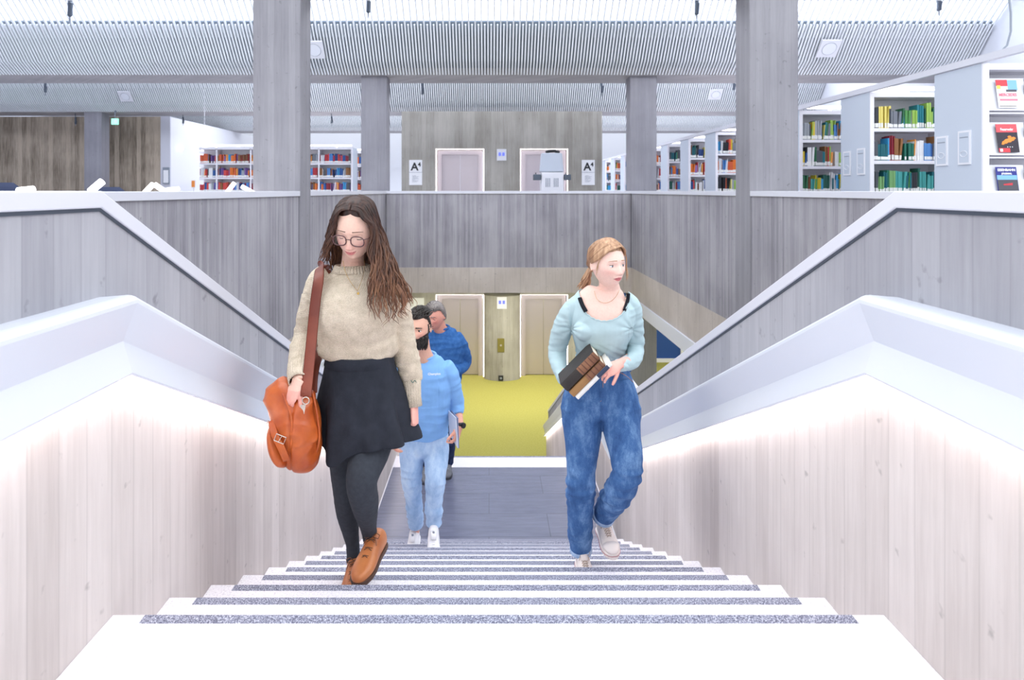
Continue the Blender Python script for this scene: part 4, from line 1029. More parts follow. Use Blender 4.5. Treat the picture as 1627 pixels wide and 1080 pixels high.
# ================================================================ WOMAN WITH THE LEATHER BAG
def mk_woman():
    t = thing('person', 'woman with long brown hair and glasses, beige sweater, black skirt, climbing the stairs', 'person', (at(575, 925, 2.72).x, 2.75, -RISE * 3))
    rng = random.Random(7)
    H = Head((-.541, 2.690, 1.055), yaw=-5, pitch=23, roll=4, k=1.06, jaw=.22, nose=.8, smile=1.6)
    # ---------------- body
    fine = MB(); H.add(fine)
    limb(fine, [J(563, 470, 2.74, .07, .12), J(562, 445, 2.755, .06, .085), J(561, 432, 2.76, .052, .060), J(561, 415, 2.775, .044, .048), J(562, 395, 2.765, .042, .046)], ref=(0, 1, 0))
    fm = remeshed(fine, .0024, 3)
    coarse = MB()
    limb(coarse, [J(563, 440, 2.76, .06, .11), J(565, 480, 2.74, .09, .14), J(568, 540, 2.74, .09, .12), J(573, 575, 2.74, .09, .125), J(577, 640, 2.75, .10, .15), J(577, 668, 2.75, .08, .13)])
    arms = MB()
    armL = [(510, 447, 2.74, .040), (488, 530, 2.80, .034), (473, 606, 2.53, .023)]
    armR = [(616, 449, 2.76, .040), (639, 545, 2.80, .034), (657, 640, 2.76, .023)]
    for a in (armL, armR): limb(coarse, [J(*p) for p in a])
    legs = {'stance': [J(556, 655, 2.76, .075), J(548, 720, 2.765, .066), J(548, 778, 2.77, .050, .050), J(552, 815, 2.82, .046), J(560, 862, 2.86, .030), J(562, 893, 2.86, .030)],
            'front': [J(600, 655, 2.74, .085), J(590, 710, 2.66, .080), J(575, 762, 2.58, .062, .062), J(580, 800, 2.66, .056, .055), J(585, 835, 2.77, .035), J(589, 858, 2.82, .031)]}
    for L in legs.values(): limb(coarse, [(x, y, z, a - .006, b - .006) for x, y, z, a, b in L])
    f1 = foot_frame(at(606, 862, 2.86), at(567, 927, 2.61), (-.1, -.35, .9)); f2 = foot_frame((at(565, 905, 2.88).x, 2.90, -RISE * 3 + .014), (at(556, 935, 2.66).x, 2.645, -RISE * 3 + .014))
    for f in (f1, f2): limb(coarse, [tuple(f @ Vector((0, .02, .03))) + (.025,), tuple(f @ Vector((0, .1, .03))) + (.028,), tuple(f @ Vector((0, .2, .02))) + (.018,)])
    cm = remeshed(coarse, .008, 2)
    hd = MB()
    # hand on the image's left closes on the bag strap, the other hangs
    wl = at(474, 606, 2.53); hand(hd, wl, (-.045, -.02, -.085), (-.55, -.75, .25), -1, .93, curl=(34, 38, 40, 44), thumb=(28, 20))
    wr = at(657, 641, 2.76); hand(hd, wr, (.012, -.035, -.1), (.95, -.15, .1), -1, .93, curl=(26, 32, 36, 40), spread=2, thumb=(18, 22))
    limb(hd, [J(477, 585, 2.60, .026), tuple(wl) + (.0215, .026)]); limb(hd, [J(655, 620, 2.77, .026), tuple(wr) + (.0215, .026)])
    hm = remeshed(hd, .0024, 2)
    lids = eyes(H, t, None, iris_b, gaze=(0, -25), openu=-22, openl=30)
    lm = lids.mesh()
    body = join_meshes([fm, cm, hm, lm])
    ft = face_tone(H, 'efc6b4', 'cf6f74', .5)
    hand_c = hexc('efb0a2')[:3]
    set_colors(body, lambda c: hand_c if c.z < .45 else ft(c))
    link_mesh('body', body, M['skin'], t, True)
    brow_m = mat('brow_brown', '83675a', .8); brows(H, t, brow_m, .0022, z0=.0255, arch=.004)
    # ---------------- glasses
    gm = mat('glasses_frame', '5b3a3c', .25, spec=.6)
    g = MB(); rims = []
    for e in (-1, 1):
        cx = e * .0340; yy = -.0990; ring = []
        for i in range(33):
            a = 2 * PI * i / 32; x = cx + .0250 * math.copysign(abs(math.cos(a)) ** .78, math.cos(a)); z = -.003 + .0205 * math.copysign(abs(math.sin(a)) ** .8, math.sin(a)) - (.001 * math.cos(a) * e if math.sin(a) > 0 else 0)
            ring.append(H.w(x, yy + .05 * abs(x) ** 1.0 * .35, z))
        g.tube(ring, .0022 * H.k, 8); rims.append(ring)
        g.tube([H.w(e * .057, -.0965, .006), H.w(e * .071, -.085, .006), H.w(e * .078, -.04, .003), H.w(e * .079, .005, -.001)], .0015 * H.k, 8)
    g.tube([H.w(-.0115, -.0985, .0), H.w(-.005, -.101, .004), H.w(.005, -.101, .004), H.w(.0115, -.0985, 0)], .0014 * H.k, 8)
    go = g.build('glasses', gm, t, smooth=True)
    lens = mat('lens', 'ffffff', .02, alpha=.04)
    for ring in rims:
        q = MB(); q.add(ring[:-1], [tuple(range(32))]); q.build('lens', lens, go)
    # ---------------- hair
    hm_ = hair_mat('brown_hair', '4a3024', '7a5039', 'a87a58', ombre=(.76, 1.10, '705c5a'))
    hm2 = hm_
    def hl(p):
        v = p.z - .094 if p.y < -.03 else p.z - lerp(.094, -.075, min(1, (p.y + .03) / .07))
        side = (abs(p.x) - .060) * .9 + (p.z + .02) * .3 if p.y < .0 else -1
        return max(v + (abs(p.x) * .42 if p.y < -.03 else 0), -.02)
    q = hair_cap(H, hl, .013)
    def hp(px, py, d): return at(px, py, d)
    top = lambda x, y, z: H.w(x, y, z)
    # start on the parting, follow the skull, fall along the guides taken from the person's look
    GR = [[top(.002, -.058, .106), top(.034, -.060, .100), top(.052, -.070, .078), hp(593, 362, 2.60), hp(588, 400, 2.60), hp(592, 436, 2.585), hp(584, 476, 2.56), hp(590, 514, 2.56)],
          [top(.003, -.040, .116), top(.040, -.048, .106), top(.060, -.055, .078), hp(598, 375, 2.61), hp(603, 415, 2.60), hp(606, 462, 2.565), hp(612, 515, 2.56)],
          [top(.003, -.01, .122), top(.044, -.014, .114), top(.067, -.030, .080), hp(606, 378, 2.66), hp(616, 420, 2.63), hp(624, 465, 2.60), hp(634, 508, 2.59)],
          [top(.003, .02, .124), top(.046, .016, .114), top(.072, .0, .074), hp(612, 385, 2.70), hp(628, 425, 2.67), hp(644, 452, 2.66), hp(657, 482, 2.66)],
          [top(.003, .05, .120), top(.044, .048, .104), top(.066, .045, .062), hp(606, 388, 2.77), hp(616, 425, 2.79), hp(632, 455, 2.74), hp(642, 484, 2.70)],
          [top(.0, .08, .10), top(.040, .092, .04), hp(585, 388, 2.80), hp(592, 420, 2.84), hp(600, 450, 2.86), hp(606, 480, 2.87)]]
    GL = [[top(-.002, -.058, .106), top(-.034, -.060, .100), top(-.052, -.069, .078), hp(531, 360, 2.61), hp(526, 383, 2.62), hp(520, 402, 2.64), hp(516, 416, 2.66)],
          [top(-.003, -.040, .116), top(-.040, -.048, .106), top(-.063, -.052, .076), hp(528, 362, 2.63), hp(520, 390, 2.65), hp(512, 412, 2.68)],
          [top(-.003, -.01, .122), top(-.044, -.012, .114), top(-.069, -.02, .078), hp(523, 368, 2.70), hp(518, 395, 2.72), hp(510, 418, 2.75)],
          [top(-.003, .03, .124), top(-.046, .026, .112), top(-.072, .02, .070), hp(524, 372, 2.76), hp(520, 400, 2.80), hp(522, 430, 2.84)],
          [top(-.0, .08, .10), top(-.040, .092, .04), hp(538, 388, 2.81), hp(536, 420, 2.85), hp(540, 450, 2.87)],
          [top(.0, .08, .10), top(.0, .098, .04), hp(560, 388, 2.82), hp(562, 420, 2.86), hp(565, 450, 2.88)]]
    locks(q, GR[:5], 230, rng, .0050, .008, .11, .006); locks(q, GR[3:], 70, rng, .006, .006, .11, .006)
    locks(q, GL[:4], 100, rng, .0048, .007, .09, .004); locks(q, GL[3:] + GR[5:], 70, rng, .0065, .005, .1, .006)
    # loose ends
    locks(q, [[hp(612, 450, 2.58), hp(603, 480, 2.57), hp(612, 505, 2.56), hp(604, 525, 2.56)], [hp(628, 455, 2.6), hp(640, 480, 2.6), hp(634, 500, 2.6), hp(642, 512, 2.6)],
              [hp(640, 440, 2.66), hp(652, 455, 2.66), hp(657, 470, 2.66), hp(662, 486, 2.66)]], 22, rng, .0026, .010, .07, .004)
    q.build('hair', hm2, t, smooth=True)
    # ---------------- sweater
    sw = knit('beige_knit', 'c4b49e', 'e4d5c2', 640, .55)
    q = MB()
    limb(q, [J(561, 424, 2.765, .050, .055), J(561, 434, 2.76, .068, .100), J(562, 445, 2.755, .085, .132), J(563, 462, 2.745, .098, .150), J(564, 485, 2.72, .122, .154), J(566, 505, 2.715, .130, .160), J(567, 530, 2.73, .118, .158), J(569, 550, 2.735, .118, .165), J(570, 561, 2.74, .108, .155), J(570, 566, 2.74, .085, .135)], seg=40)
    limb(q, [J(520, 436, 2.755, .042), J(509, 446, 2.745, .052), J(498, 485, 2.76, .054, .054), J(488, 530, 2.79, .055, .053), J(478, 565, 2.70, .046, .044), J(474, 592, 2.59, .038, .038)])
    limb(q, [J(606, 434, 2.765, .042), J(619, 447, 2.755, .054), J(629, 487, 2.78, .056, .056), J(638, 530, 2.80, .056, .055), J(648, 575, 2.79, .050, .050), J(654, 598, 2.785, .047, .045), J(656, 606, 2.78, .036, .036)])
    me = remeshed(q, .0045, 5)
    def wf(c, n):
        fold = ridge(c, 9, 6, 26, 3.0) * .0035; hemz = at(570, 560, 2.74).z
        hb = max(0, 1 - abs(c.z - hemz - .03) / .06) * math.sin((c.x * 1.0 + c.y * .4) * 75) * .0035
        arm = .0035 * ridge(c, 14, 10, 34, 7) if abs(c.x + .545) > .15 and c.z < .78 else 0
        return fold * .6 + hb + arm
    wrinkle(me, wf); link_mesh('sweater', me, sw, t, True)
    # ribbed collar and cuffs
    def band(pts, rads, ribs, name, ref=(0, 1, 0), amp=.035):
        q = MB(); seg = ribs * 4; rings = []; P_ = [Vector(p) for p in pts]
        for i, p in enumerate(P_):
            tt = (P_[min(i + 1, len(P_) - 1)] - P_[max(i - 1, 0)]).normalized(); a = Vector(ref); a = (a - tt * a.dot(tt)).normalized(); b = tt.cross(a)
            ra, rb_ = rads[i]
            rings.append([p + (a * math.sin(2 * PI * k / seg) * ra + b * math.cos(2 * PI * k / seg) * rb_) * (1 + amp * math.cos(ribs * 2 * PI * k / seg)) for k in range(seg)])
        q.sweep(rings, cap=False); o = q.build(name, sw, t, smooth=True); so = o.modifiers.new('s', 'SOLIDIFY'); so.thickness = .004; so.offset = 0; return o
    band([at(561, 434, 2.756), at(561, 428, 2.757), at(561, 421, 2.757)], [(.076, .086), (.068, .079), (.060, .072)], 40, 'collar')
    band([at(476, 580, 2.635), at(475, 590, 2.595), at(474, 599, 2.56), at(474, 606, 2.535)], [(.043, .043), (.043, .043), (.038, .038), (.034, .036)], 22, 'cuff', amp=.03)
    band([at(654, 600, 2.78), at(655, 612, 2.776), at(656, 630, 2.77), at(657, 645, 2.765)], [(.037, .038), (.034, .034), (.033, .032), (.036, .034)], 20, 'cuff', amp=.03)
    gt = mat('green_thread', '5d7a72', .8)
    q = MB(); q.tube([at(648 + 14 * i / 10, 606 + 2.2 * math.sin(i * 1.4), 2.737 + .004 * abs(i - 5) * .6) for i in range(11)], .0016, 5); q.tube([at(460 + 24 * i / 10, 588 - 3 * math.sin(i * .5), 2.550 + .006 * abs(i - 4) * .5) for i in range(11)], .0016, 5); q.build('cuff_stitching', gt, t)
    # ---------------- skirt
    sk = cloth('black_skirt', '2a2d36', .8, .18, 20, .35)
    q = MB(); rings = []; nseg = 96
    rows = [(561, 571, .118, .132, 0), (566, 571, .120, .136, 0), (580, 572, .122, .142, 0), (600, 574, .130, .155, .15), (630, 577, .146, .172, .45), (660, 579, .160, .186, .8), (685, 580, .170, .196, 1.0), (693, 580, .172, .198, 1.05)]
    for py, px, ra, rb_, wv in rows:
        c = at(px, py, 2.735); ring = []
        for k in range(nseg):
            a = 2 * PI * k / nseg; f_ = 1 + wv * (.07 * math.sin(6 * a + 1.0) + .05 * math.sin(9 * a + 2.2) + .03 * math.sin(14 * a))
            x = c.x + math.cos(a) * rb_ * f_; y = c.y + math.sin(a) * ra * f_
            low = math.exp(-((a - 4.2) / .30) ** 2) * .05 + .008 * math.sin(3 * a + 1); 
            ring.append(Vector((x, y, c.z - wv * low)))
        rings.append(ring)
    R2_ = []
    for i in range(len(rings) - 1):
        for s_ in range(4): R2_.append([a.lerp(b, s_ / 4) for a, b in zip(rings[i], rings[i + 1])])
    R2_.append(rings[-1]); q.sweep(R2_, cap=False)
    o = q.build('skirt', sk, t, smooth=True); so = o.modifiers.new('s', 'SOLIDIFY'); so.thickness = .005; so.offset = 0
    wrinkle(o.data, lambda c, n: .018 * ridge(c, 8, 6, 4, 2.0) * min(1, max(0, (.44 - (c.z + (-RISE * 3))) / .25)))
    q = MB(); q.sweep([[at(571, py, 2.735) + Vector((math.cos(2 * PI * k / 48) * rb_, math.sin(2 * PI * k / 48) * ra, 0)) for k in range(48)] for py, ra, rb_ in ((560, .120, .134), (562, .123, .137), (577, .126, .144), (578.5, .124, .142))], cap=False)
    o = q.build('waistband', sk, o, smooth=True)
    # ---------------- tights
    ti = cloth('dark_tights', '3b3f47', .9, .12, 60, .5)
    q = MB()
    for L in legs.values(): limb(q, L, seg=28)
    me = remeshed(q, .005, 4); wrinkle(me, lambda c, n: .0010 * nz(c, 30, 30, 60, 5)); link_mesh('tights', me, ti, t, True)
    # ---------------- shoes
    tan = leather('tan_leather', 'a95f33', 'c97f4c', .36); sole = mat('brown_sole', '4a2f22', .6); lace = mat('brown_lace', '6b4530', .6)
    shoe(f1, .262, t, tan, sole, lace, bow=True, laces=3); shoe(f2, .262, t, tan, sole, lace, bow=True, laces=3)
    # ---------------- necklace
    gold = mat('gold', 'c9a45a', .3, 1.0)
    q = MB(); ch = spline([tuple(at(545, 414, 2.70)), tuple(at(549, 432, 2.672)), tuple(at(557, 448, 2.645)), tuple(at(568, 462, 2.612))], 20) + spline([tuple(at(568, 462, 2.612)), tuple(at(574, 447, 2.635)), tuple(at(578, 432, 2.668)), tuple(at(579, 414, 2.70))], 20)
    q.tube(ch, .0009, 5); q.sphere(at(569, 466, 2.606), (.005, .0015, .0055), 12, 8); q.build('necklace', gold, t)
    # ================= the bag, slung from the shoulder
    b = thing('shoulder_bag', 'orange leather satchel hanging from the shoulder of the woman in the beige sweater', 'bag', at(470, 745, 2.58))
    la = leather('orange_leather', 'a5451c', 'cf6a30', .30); la2 = leather('chestnut_leather', '6e2f20', '87402b', .4); met = mat('buckle_metal', 'd8cfc4', .25, .95)
    q = MB()
    bc = lambda px, py, d=2.58: at(px, py, d)
    rows = [(744, 478, .035, .040), (736, 479, .075, .058), (715, 481, .10, .068), (690, 480, .11, .071), (668, 474, .115, .082), (648, 464, .10, .093), (630, 459, .075, .090), (615, 460, .055, .070), (607, 462, .035, .045)]
    limb(q, [tuple(bc(px, py)) + (ra, rb_) for py, px, ra, rb_ in rows], seg=36)
    me = remeshed(q, .005, 3)
    def bf(c, n):
        v = .009 * ridge(c, 10, 9, 15, 4) * (.4 if c.z < .25 else 1)
        p = abs(c.x - bc(481, 690).x); seam = -.006 * math.exp(-((c.x - (bc(465, 690).x + (c.z + .15) * .05)) / .006) ** 2)
        return v + seam
    wrinkle(me, bf); link_mesh('bag_body', me, la, b, True)
    for xs in ((449, 462, 463, 459), (497, 504, 507, 495)):
        q = MB(); q.tube(spline([tuple(bc(x, y, d)) for x, y, d in zip(xs if xs[0] < 480 else xs, (625, 660, 700, 738), ((2.50, 2.468, 2.47, 2.51) if xs[0] < 480 else (2.56, 2.54, 2.54, 2.56)))], 20), .0045, 8); q.build('piping', la, b, smooth=True)
    # pocket with buckled strap on the left side
    q = MB(); limb(q, [J(437, 670, 2.55, .055, .014), J(438, 685, 2.55, .080, .024), J(444, 710, 2.55, .085, .030), J(452, 728, 2.55, .072, .026), J(457, 737, 2.55, .035, .012)], seg=24)
    me = remeshed(q, .004, 2); link_mesh('pocket', me, la, b, True)
    q = MB(); q.tube(spline([tuple(at(431, 668, 2.50)), tuple(at(436, 690, 2.465)), tuple(at(447, 712, 2.46)), tuple(at(455, 732, 2.475))], 14), [(.0025, .014)] * 15, 10, ref=(0, 1, 0)); ps = q.build('pocket_strap', la, b, smooth=True)
    q = MB(); c = at(445, 697, 2.455); X = Vector((.9, 0, -.35)).normalized(); Z = Vector((.35, 0, .9)).normalized()
    q.tube([c + X * a * .019 + Z * e * .013 for a, e in ((-1, -1), (1, -1), (1, 1), (-1, 1), (-1, -1))], .0022, 8); q.tube([c - X * .002 + Z * -.013, c + X * .003 + Z * .015], .0018, 6); q.build('buckle', met, ps)
    q = MB(); 
    for px, py in ((429, 692), (428, 672)): q.tube([at(px - 2, py - 4, 2.53), at(px - 4, py, 2.52), at(px - 1, py + 5, 2.53), at(px + 2, py, 2.53), at(px - 2, py - 4, 2.53)], .0018, 6)
    q.build('side_ring', met, b)
    # strap: front run from the shoulder to the clasp, back run behind the hip
    q = MB(); q.tube(spline([tuple(at(520, 428, 2.845)), tuple(at(513, 421, 2.80)), tuple(at(508, 424, 2.72)), tuple(at(506, 445, 2.650)), tuple(at(501, 480, 2.632)), tuple(at(496, 530, 2.60)), tuple(at(491, 580, 2.55)), tuple(at(487, 618, 2.505)), tuple(at(486, 630, 2.50))], 40), [(.0022, .021)] * 41, 10, ref=(0, 1, 0)); q.build('strap', la2, b, smooth=True)
    q = MB(); q.tube(spline([tuple(at(520, 428, 2.845)), tuple(at(518, 470, 2.88)), tuple(at(512, 540, 2.86)), tuple(at(500, 590, 2.72)), tuple(at(497, 625, 2.64))], 24), [(.0022, .018)] * 25, 10, ref=(0, 1, 0)); q.build('strap', la2, b, smooth=True)
    q = MB(); c = at(486, 636, 2.492)
    q.tube([c + Vector((.013 * math.cos(a), -.002, .013 * math.sin(a))) for a in [2 * PI * k / 20 for k in range(21)]], .0022, 8)
    for px, py in ((481, 619), (486, 620)): q.sphere(at(px, py, 2.512), (.003, .002, .003), 8, 6)
    q.tube([at(484, 640, 2.505), at(481, 652, 2.50)], .003, 8); q.add([at(477, 643, 2.497), at(486, 643, 2.497), at(482, 664, 2.497), at(477, 643, 2.503), at(486, 643, 2.503), at(482, 664, 2.503)], [(0, 1, 2), (5, 4, 3), (0, 3, 4, 1), (1, 4, 5, 2), (2, 5, 3, 0)])
    q.build('clasp', met, b)
mk_woman()
# ================================================================ GIRL WITH THE OLD BOOKS
def pix(c): return VX + c.x * F / c.y, HZ + (EYE - c.z) * F / c.y
def inpoly(x, y, poly):
    r_ = False; n = len(poly)
    for i in range(n):
        x1, y1 = poly[i]; x2, y2 = poly[(i + 1) % n]
        if (y1 > y) != (y2 > y) and x < (x2 - x1) * (y - y1) / (y2 - y1) + x1: r_ = not r_
    return r_
def outline_front(poly_px, d):
    "outline in the upright plane at distance d"
    return [(p.x / d, (EYE - p.z) / d) for p in (at(a, b, d) for a, b in poly_px)]
def shell(me, name, m, parent, cut, th=.003, off=1):
    bm = bmesh.new(); bm.from_mesh(me)
    bmesh.ops.delete(bm, geom=[f for f in bm.faces if cut(f.calc_center_median())], context='FACES')
    bmesh.ops.smooth_vert(bm, verts=[v for v in bm.verts if v.is_boundary], factor=.5, use_axis_x=True, use_axis_y=True, use_axis_z=True)
    bmesh.ops.smooth_vert(bm, verts=[v for v in bm.verts if v.is_boundary], factor=.5, use_axis_x=True, use_axis_y=True, use_axis_z=True)
    bm.to_mesh(me); bm.free()
    o = link_mesh(name, me, m, parent, True); s_ = o.modifiers.new('s', 'SOLIDIFY'); s_.thickness = th; s_.offset = off; return o
def mk_girl():
    t = thing('person', 'young woman with tied-back fair hair, aqua top and jeans, carrying three books up the stairs', 'person', (at(935, 900, 3.4).x, 3.4, -RISE * 5))
    rng = random.Random(21)
    H = Head((.566, 3.150, .862), yaw=26, pitch=3, roll=-2, k=.98, jaw=.33, nose=.72)
    fine = MB(); H.add(fine)
    torso = [(968, 456, 3.235, .050, .055), (967, 462, 3.235, .060, .085), (964, 470, 3.235, .072, .125), (961, 482, 3.235, .088, .150), (958, 500, 3.235, .108, .152), (956, 522, 3.25, .118, .146), (955, 545, 3.31, .105, .128), (955, 565, 3.37, .098, .124), (955, 585, 3.42, .10, .135)]
    limb(fine, [J(x, y, d, a - .004, b - .005) for x, y, d, a, b in torso], seg=36)
    limb(fine, [J(967, 470, 3.235, .05, .08), J(968, 460, 3.232, .047, .056), J(967, 448, 3.215, .047, .047), J(965, 430, 3.195, .048, .048)], seg=24)
    for sx_ in (1,):
        limb(fine, [J(930, 478, 3.245, .026), J(912, 490, 3.245, .030)]); limb(fine, [J(992, 476, 3.245, .026), J(1003, 489, 3.245, .030)])
    fm = remeshed(fine, .0024, 3)
    coarse = MB()
    armL = [J(907, 491, 3.245, .028), J(886, 560, 3.36, .032), J(897, 600, 3.22, .025)]; armR = [J(1005, 491, 3.245, .028), J(1011, 556, 3.34, .032), J(985, 579, 3.10, .024)]
    limb(coarse, armL); limb(coarse, armR)
    stance = [J(932, 600, 3.42, .11, .09), J(927, 645, 3.42, .108, .112), J(926, 690, 3.41, .098, .096), J(924, 735, 3.395, .080, .076), J(923, 770, 3.39, .072, .070), J(922, 810, 3.43, .066, .066), J(922, 850, 3.47, .058, .058), J(923, 872, 3.485, .054, .052)]
    free = [J(975, 600, 3.42, .11, .09), J(982, 645, 3.40, .108, .110), J(989, 690, 3.33, .098, .090), J(996, 730, 3.27, .080, .078), J(994, 758, 3.27, .072, .070), J(980, 785, 3.35, .068, .066), J(965, 808, 3.44, .060, .060), J(959, 819, 3.475, .054, .054)]
    for L in (stance, free): limb(coarse, [(x, y, z, a * .72, b * .72) for x, y, z, a, b in L] )
    limb(coarse, [J(923, 860, 3.48, .032), J(923, 885, 3.50, .030)]); limb(coarse, [J(960, 815, 3.47, .032), J(958, 832, 3.50, .030)])
    zt = -RISE * 5
    f1 = foot_frame((at(924, 890, 3.50).x, 3.525, zt + .014), (at(936, 900, 3.28).x, 3.275, zt + .014)); f2 = foot_frame(at(955, 838, 3.565), at(973, 878, 3.345), (.0, -.30, .95))
    for f in (f1, f2): limb(coarse, [tuple(f @ Vector((0, .02, .03))) + (.025,), tuple(f @ Vector((0, .1, .03))) + (.028,), tuple(f @ Vector((0, .2, .02))) + (.018,)])
    limb(coarse, [J(955, 570, 3.39, .085, .11), J(955, 600, 3.42, .09, .14), J(955, 640, 3.42, .09, .15)])
    cm = remeshed(coarse, .008, 2)
    hd = MB()
    wR = at(984, 578, 3.08); hand(hd, wR, (-.094, -.03, -.040), (-.10, -.75, .72), -1, .86, curl=(30, 34, 36, 38), spread=3, thumb=(38, 20)); limb(hd, [J(996, 574, 3.14, .024), tuple(wR) + (.019, .023)])
    wL = at(897, 601, 3.19); hand(hd, wL, (.075, .01, -.060), (-.4, .5, -.75), 1, .86, curl=(14, 16, 20, 24), thumb=(40, 18)); limb(hd, [J(893, 590, 3.24, .024), tuple(wL) + (.019, .023)])
    hm = remeshed(hd, .0024, 2)
    lids = eyes(H, t, None, mat('iris_grey', '7d8c98', .2), gaze=(8, 2), openu=26, openl=26, lashc=mat('lash_fair', '6b4a3c', .8))
    body = join_meshes([fm, cm, hm, lids.mesh()])
    ft = face_tone(H, 'f2cdbf', 'c9606a', .3, hot='e58f86'); base = hexc('f2cdbf')[:3]; hc = hexc('efb3a6')[:3]
    set_colors(body, lambda c: hc if c.z < .5 else ft(c)); link_mesh('body', body, M['skin'], t, True)
    brows(H, t, mat('brow_fair', 'b08468', .8), .0022, z0=.0235, arch=.004)
    # hair
    hm_ = hair_mat('fair_hair', '8f6a52', 'b08868', 'd0ab8a', 26)
    def hl(p):
        fr = .080 + abs(p.x) * -.25
        if p.y < -.02: v = p.z - fr
        elif p.y < .03: v = p.z - lerp(fr, -.012, (p.y + .02) / .05)
        else: v = p.z - lerp(-.012, -.075, min(1, (p.y - .03) / .05))
        return max(v, -.02)
    q = hair_cap(H, hl, .009)
    T = H.w
    tie = T(.0, .106, -.040)
    def back(x0, y0, z0, x1, y1, z1, x2, y2, z2): return [T(x0, y0, z0), T(x1, y1, z1), T(x2, y2, z2), tie]
    GL = [[T(.02, -.078, .092), T(-.045, -.070, .072), T(-.076, -.030, .030), T(-.078, .02, .004), T(-.05, .08, -.03), tie], [T(.018, -.05, .112), T(-.05, -.04, .092), T(-.081, .0, .05), T(-.078, .04, .02), T(-.05, .09, -.02), tie],
          [T(.015, -.01, .125), T(-.05, .0, .108), T(-.080, .03, .06), T(-.074, .06, .03), T(-.04, .10, -.01), tie], [T(.01, .03, .124), T(-.03, .06, .10), T(-.05, .085, .06), T(-.03, .104, .0), tie]]
    GRr = [[T(.022, -.078, .092), T(.060, -.060, .066), T(.079, -.020, .028), T(.079, .02, .004), T(.05, .08, -.03), tie], [T(.02, -.05, .112), T(.060, -.03, .085), T(.081, .01, .05), T(.078, .04, .02), T(.05, .09, -.02), tie],
           [T(.015, -.01, .125), T(.05, .01, .108), T(.080, .03, .06), T(.074, .06, .03), T(.04, .10, -.01), tie], [T(.01, .03, .124), T(.03, .06, .10), T(.05, .085, .06), T(.03, .104, .0), tie]]
    locks(q, GL, 110, rng, .0045, .001, .2, .002, steps=20); locks(q, GRr, 110, rng, .0045, .001, .2, .002, steps=20)
    tail = [[tie, tie + Vector((-.025, .03, -.01)), tie + Vector((-.045, .03, -.05)), tie + Vector((-.06, .02, -.085)), tie + Vector((-.05, .01, -.11))],
            [tie, tie + Vector((-.01, .04, -.0)), tie + Vector((-.02, .05, -.05)), tie + Vector((-.03, .04, -.09)), tie + Vector((-.02, .03, -.13))],
            [tie, tie + Vector((-.03, .0, -.02)), tie + Vector((-.05, .0, -.06)), tie + Vector((-.075, .0, -.085)), tie + Vector((-.085, .0, -.10))]]
    locks(q, tail, 80, rng, .0045, .007, .07, .006)
    wis = [[T(.062, -.058, .060), T(.080, -.045, .02), T(.083, -.04, -.02), T(.086, -.042, -.06), T(.078, -.05, -.085)], [T(.066, -.05, .058), T(.086, -.03, .0), T(.092, -.03, -.05), T(.084, -.03, -.095)]]
    locks(q, wis, 12, rng, .0016, .004, .08, .002)
    locks(q, [[T(-.060, -.058, .060), T(-.077, -.035, .02), T(-.079, -.02, -.02), T(-.077, -.018, -.05)]] * 2, 6, rng, .0014, .003, .08, .002)
    q.build('hair', hm_, t, smooth=True)
    q = MB(); q.tube([tie + Vector((.010 * math.cos(a), .006, .012 * math.sin(a))) for a in [2 * PI * k / 12 for k in range(13)]], .003, 6); q.build('hair_tie', mat('hair_band', '4a4550', .8), t)
    # top
    q = MB(); q.sphere(at(931, 524, 3.185), (.058, .050, .052), 20, 14); q.sphere(at(979, 522, 3.185), (.058, .050, .052), 20, 14)
    limb(q, [J(x, y, d, a + .001, b + .001) for x, y, d, a, b in torso], seg=40)
    limb(q, [J(930, 476, 3.245, .034), J(914, 486, 3.24, .042), J(897, 515, 3.28, .048), J(886, 552, 3.35, .045, .043), J(887, 575, 3.31, .039, .038), J(893, 594, 3.24, .031, .030), J(896, 602, 3.20, .029, .028)])
    limb(q, [J(992, 474, 3.245, .034), J(1003, 486, 3.24, .042), J(1006, 515, 3.28, .046), J(1009, 545, 3.33, .044, .042), J(1008, 566, 3.27, .039, .038), J(1000, 576, 3.19, .034), J(988, 579, 3.11, .028), J(984, 579, 3.09, .027)])
    me = remeshed(q, .0035, 5)
    def wf(c, n):
        x, y = pix(c); v = .0012 * nz(c, 20, 20, 20)
        for ax, ay in ((908, 522), (1003, 522)):
            dd = math.hypot(x - ax, y - ay); ang = math.atan2(y - ay, x - ax); v += .0035 * math.exp(-dd / 26) * math.sin(ang * 9)
        if x < 905 or x > 998: v += .003 * ridge(c, 10, 10, 34, 4)
        elif y > 545: v += .003 * math.sin((c.z + c.x * .6) * 190) * min(1, (y - 545) / 15)
        return v
    wrinkle(me, wf)
    neckl = [(921, 455), (920, 468), (924, 483), (931, 497), (943, 506), (958, 510), (974, 508), (987, 500), (996, 487), (999, 472), (997, 455), (985, 430), (940, 430)]
    def cut(c):
        x, y = pix(c)
        if inpoly(x, y, neckl) and c.y < 3.26: return True
        return y < 466 and c.y >= 3.2 and 925 < x < 998 and y < 462 or y > 590 and 905 < x < 1000
    topm = cloth('aqua_jersey', 'b6cdd2', .8, .06, 18, .2)
    shell(me, 'top', topm, t, cut, .003, 1)
    # lettuce edge of the neckline, black straps
    edge = [(920, 466), (922, 476), (925, 486), (931, 497), (943, 506), (958, 510), (974, 508), (987, 500), (996, 487), (999, 472), (999, 464)]
    def chest_y(px, py):
        best = 3.3
        x, z = None, None
        for v in me.vertices:
            a, b = pix(v.co)
            if abs(a - px) < 2.5 and abs(b - py) < 2.5 and v.co.y < best: best = v.co.y
        return best
    # link_mesh moved the mesh to the thing's origin: sample on the body instead
    vv = [v.co + wloc(t) for v in body.vertices[:len(fm.vertices)]]
    vp = [(pix(c), c.y) for c in vv if c.z > .45]
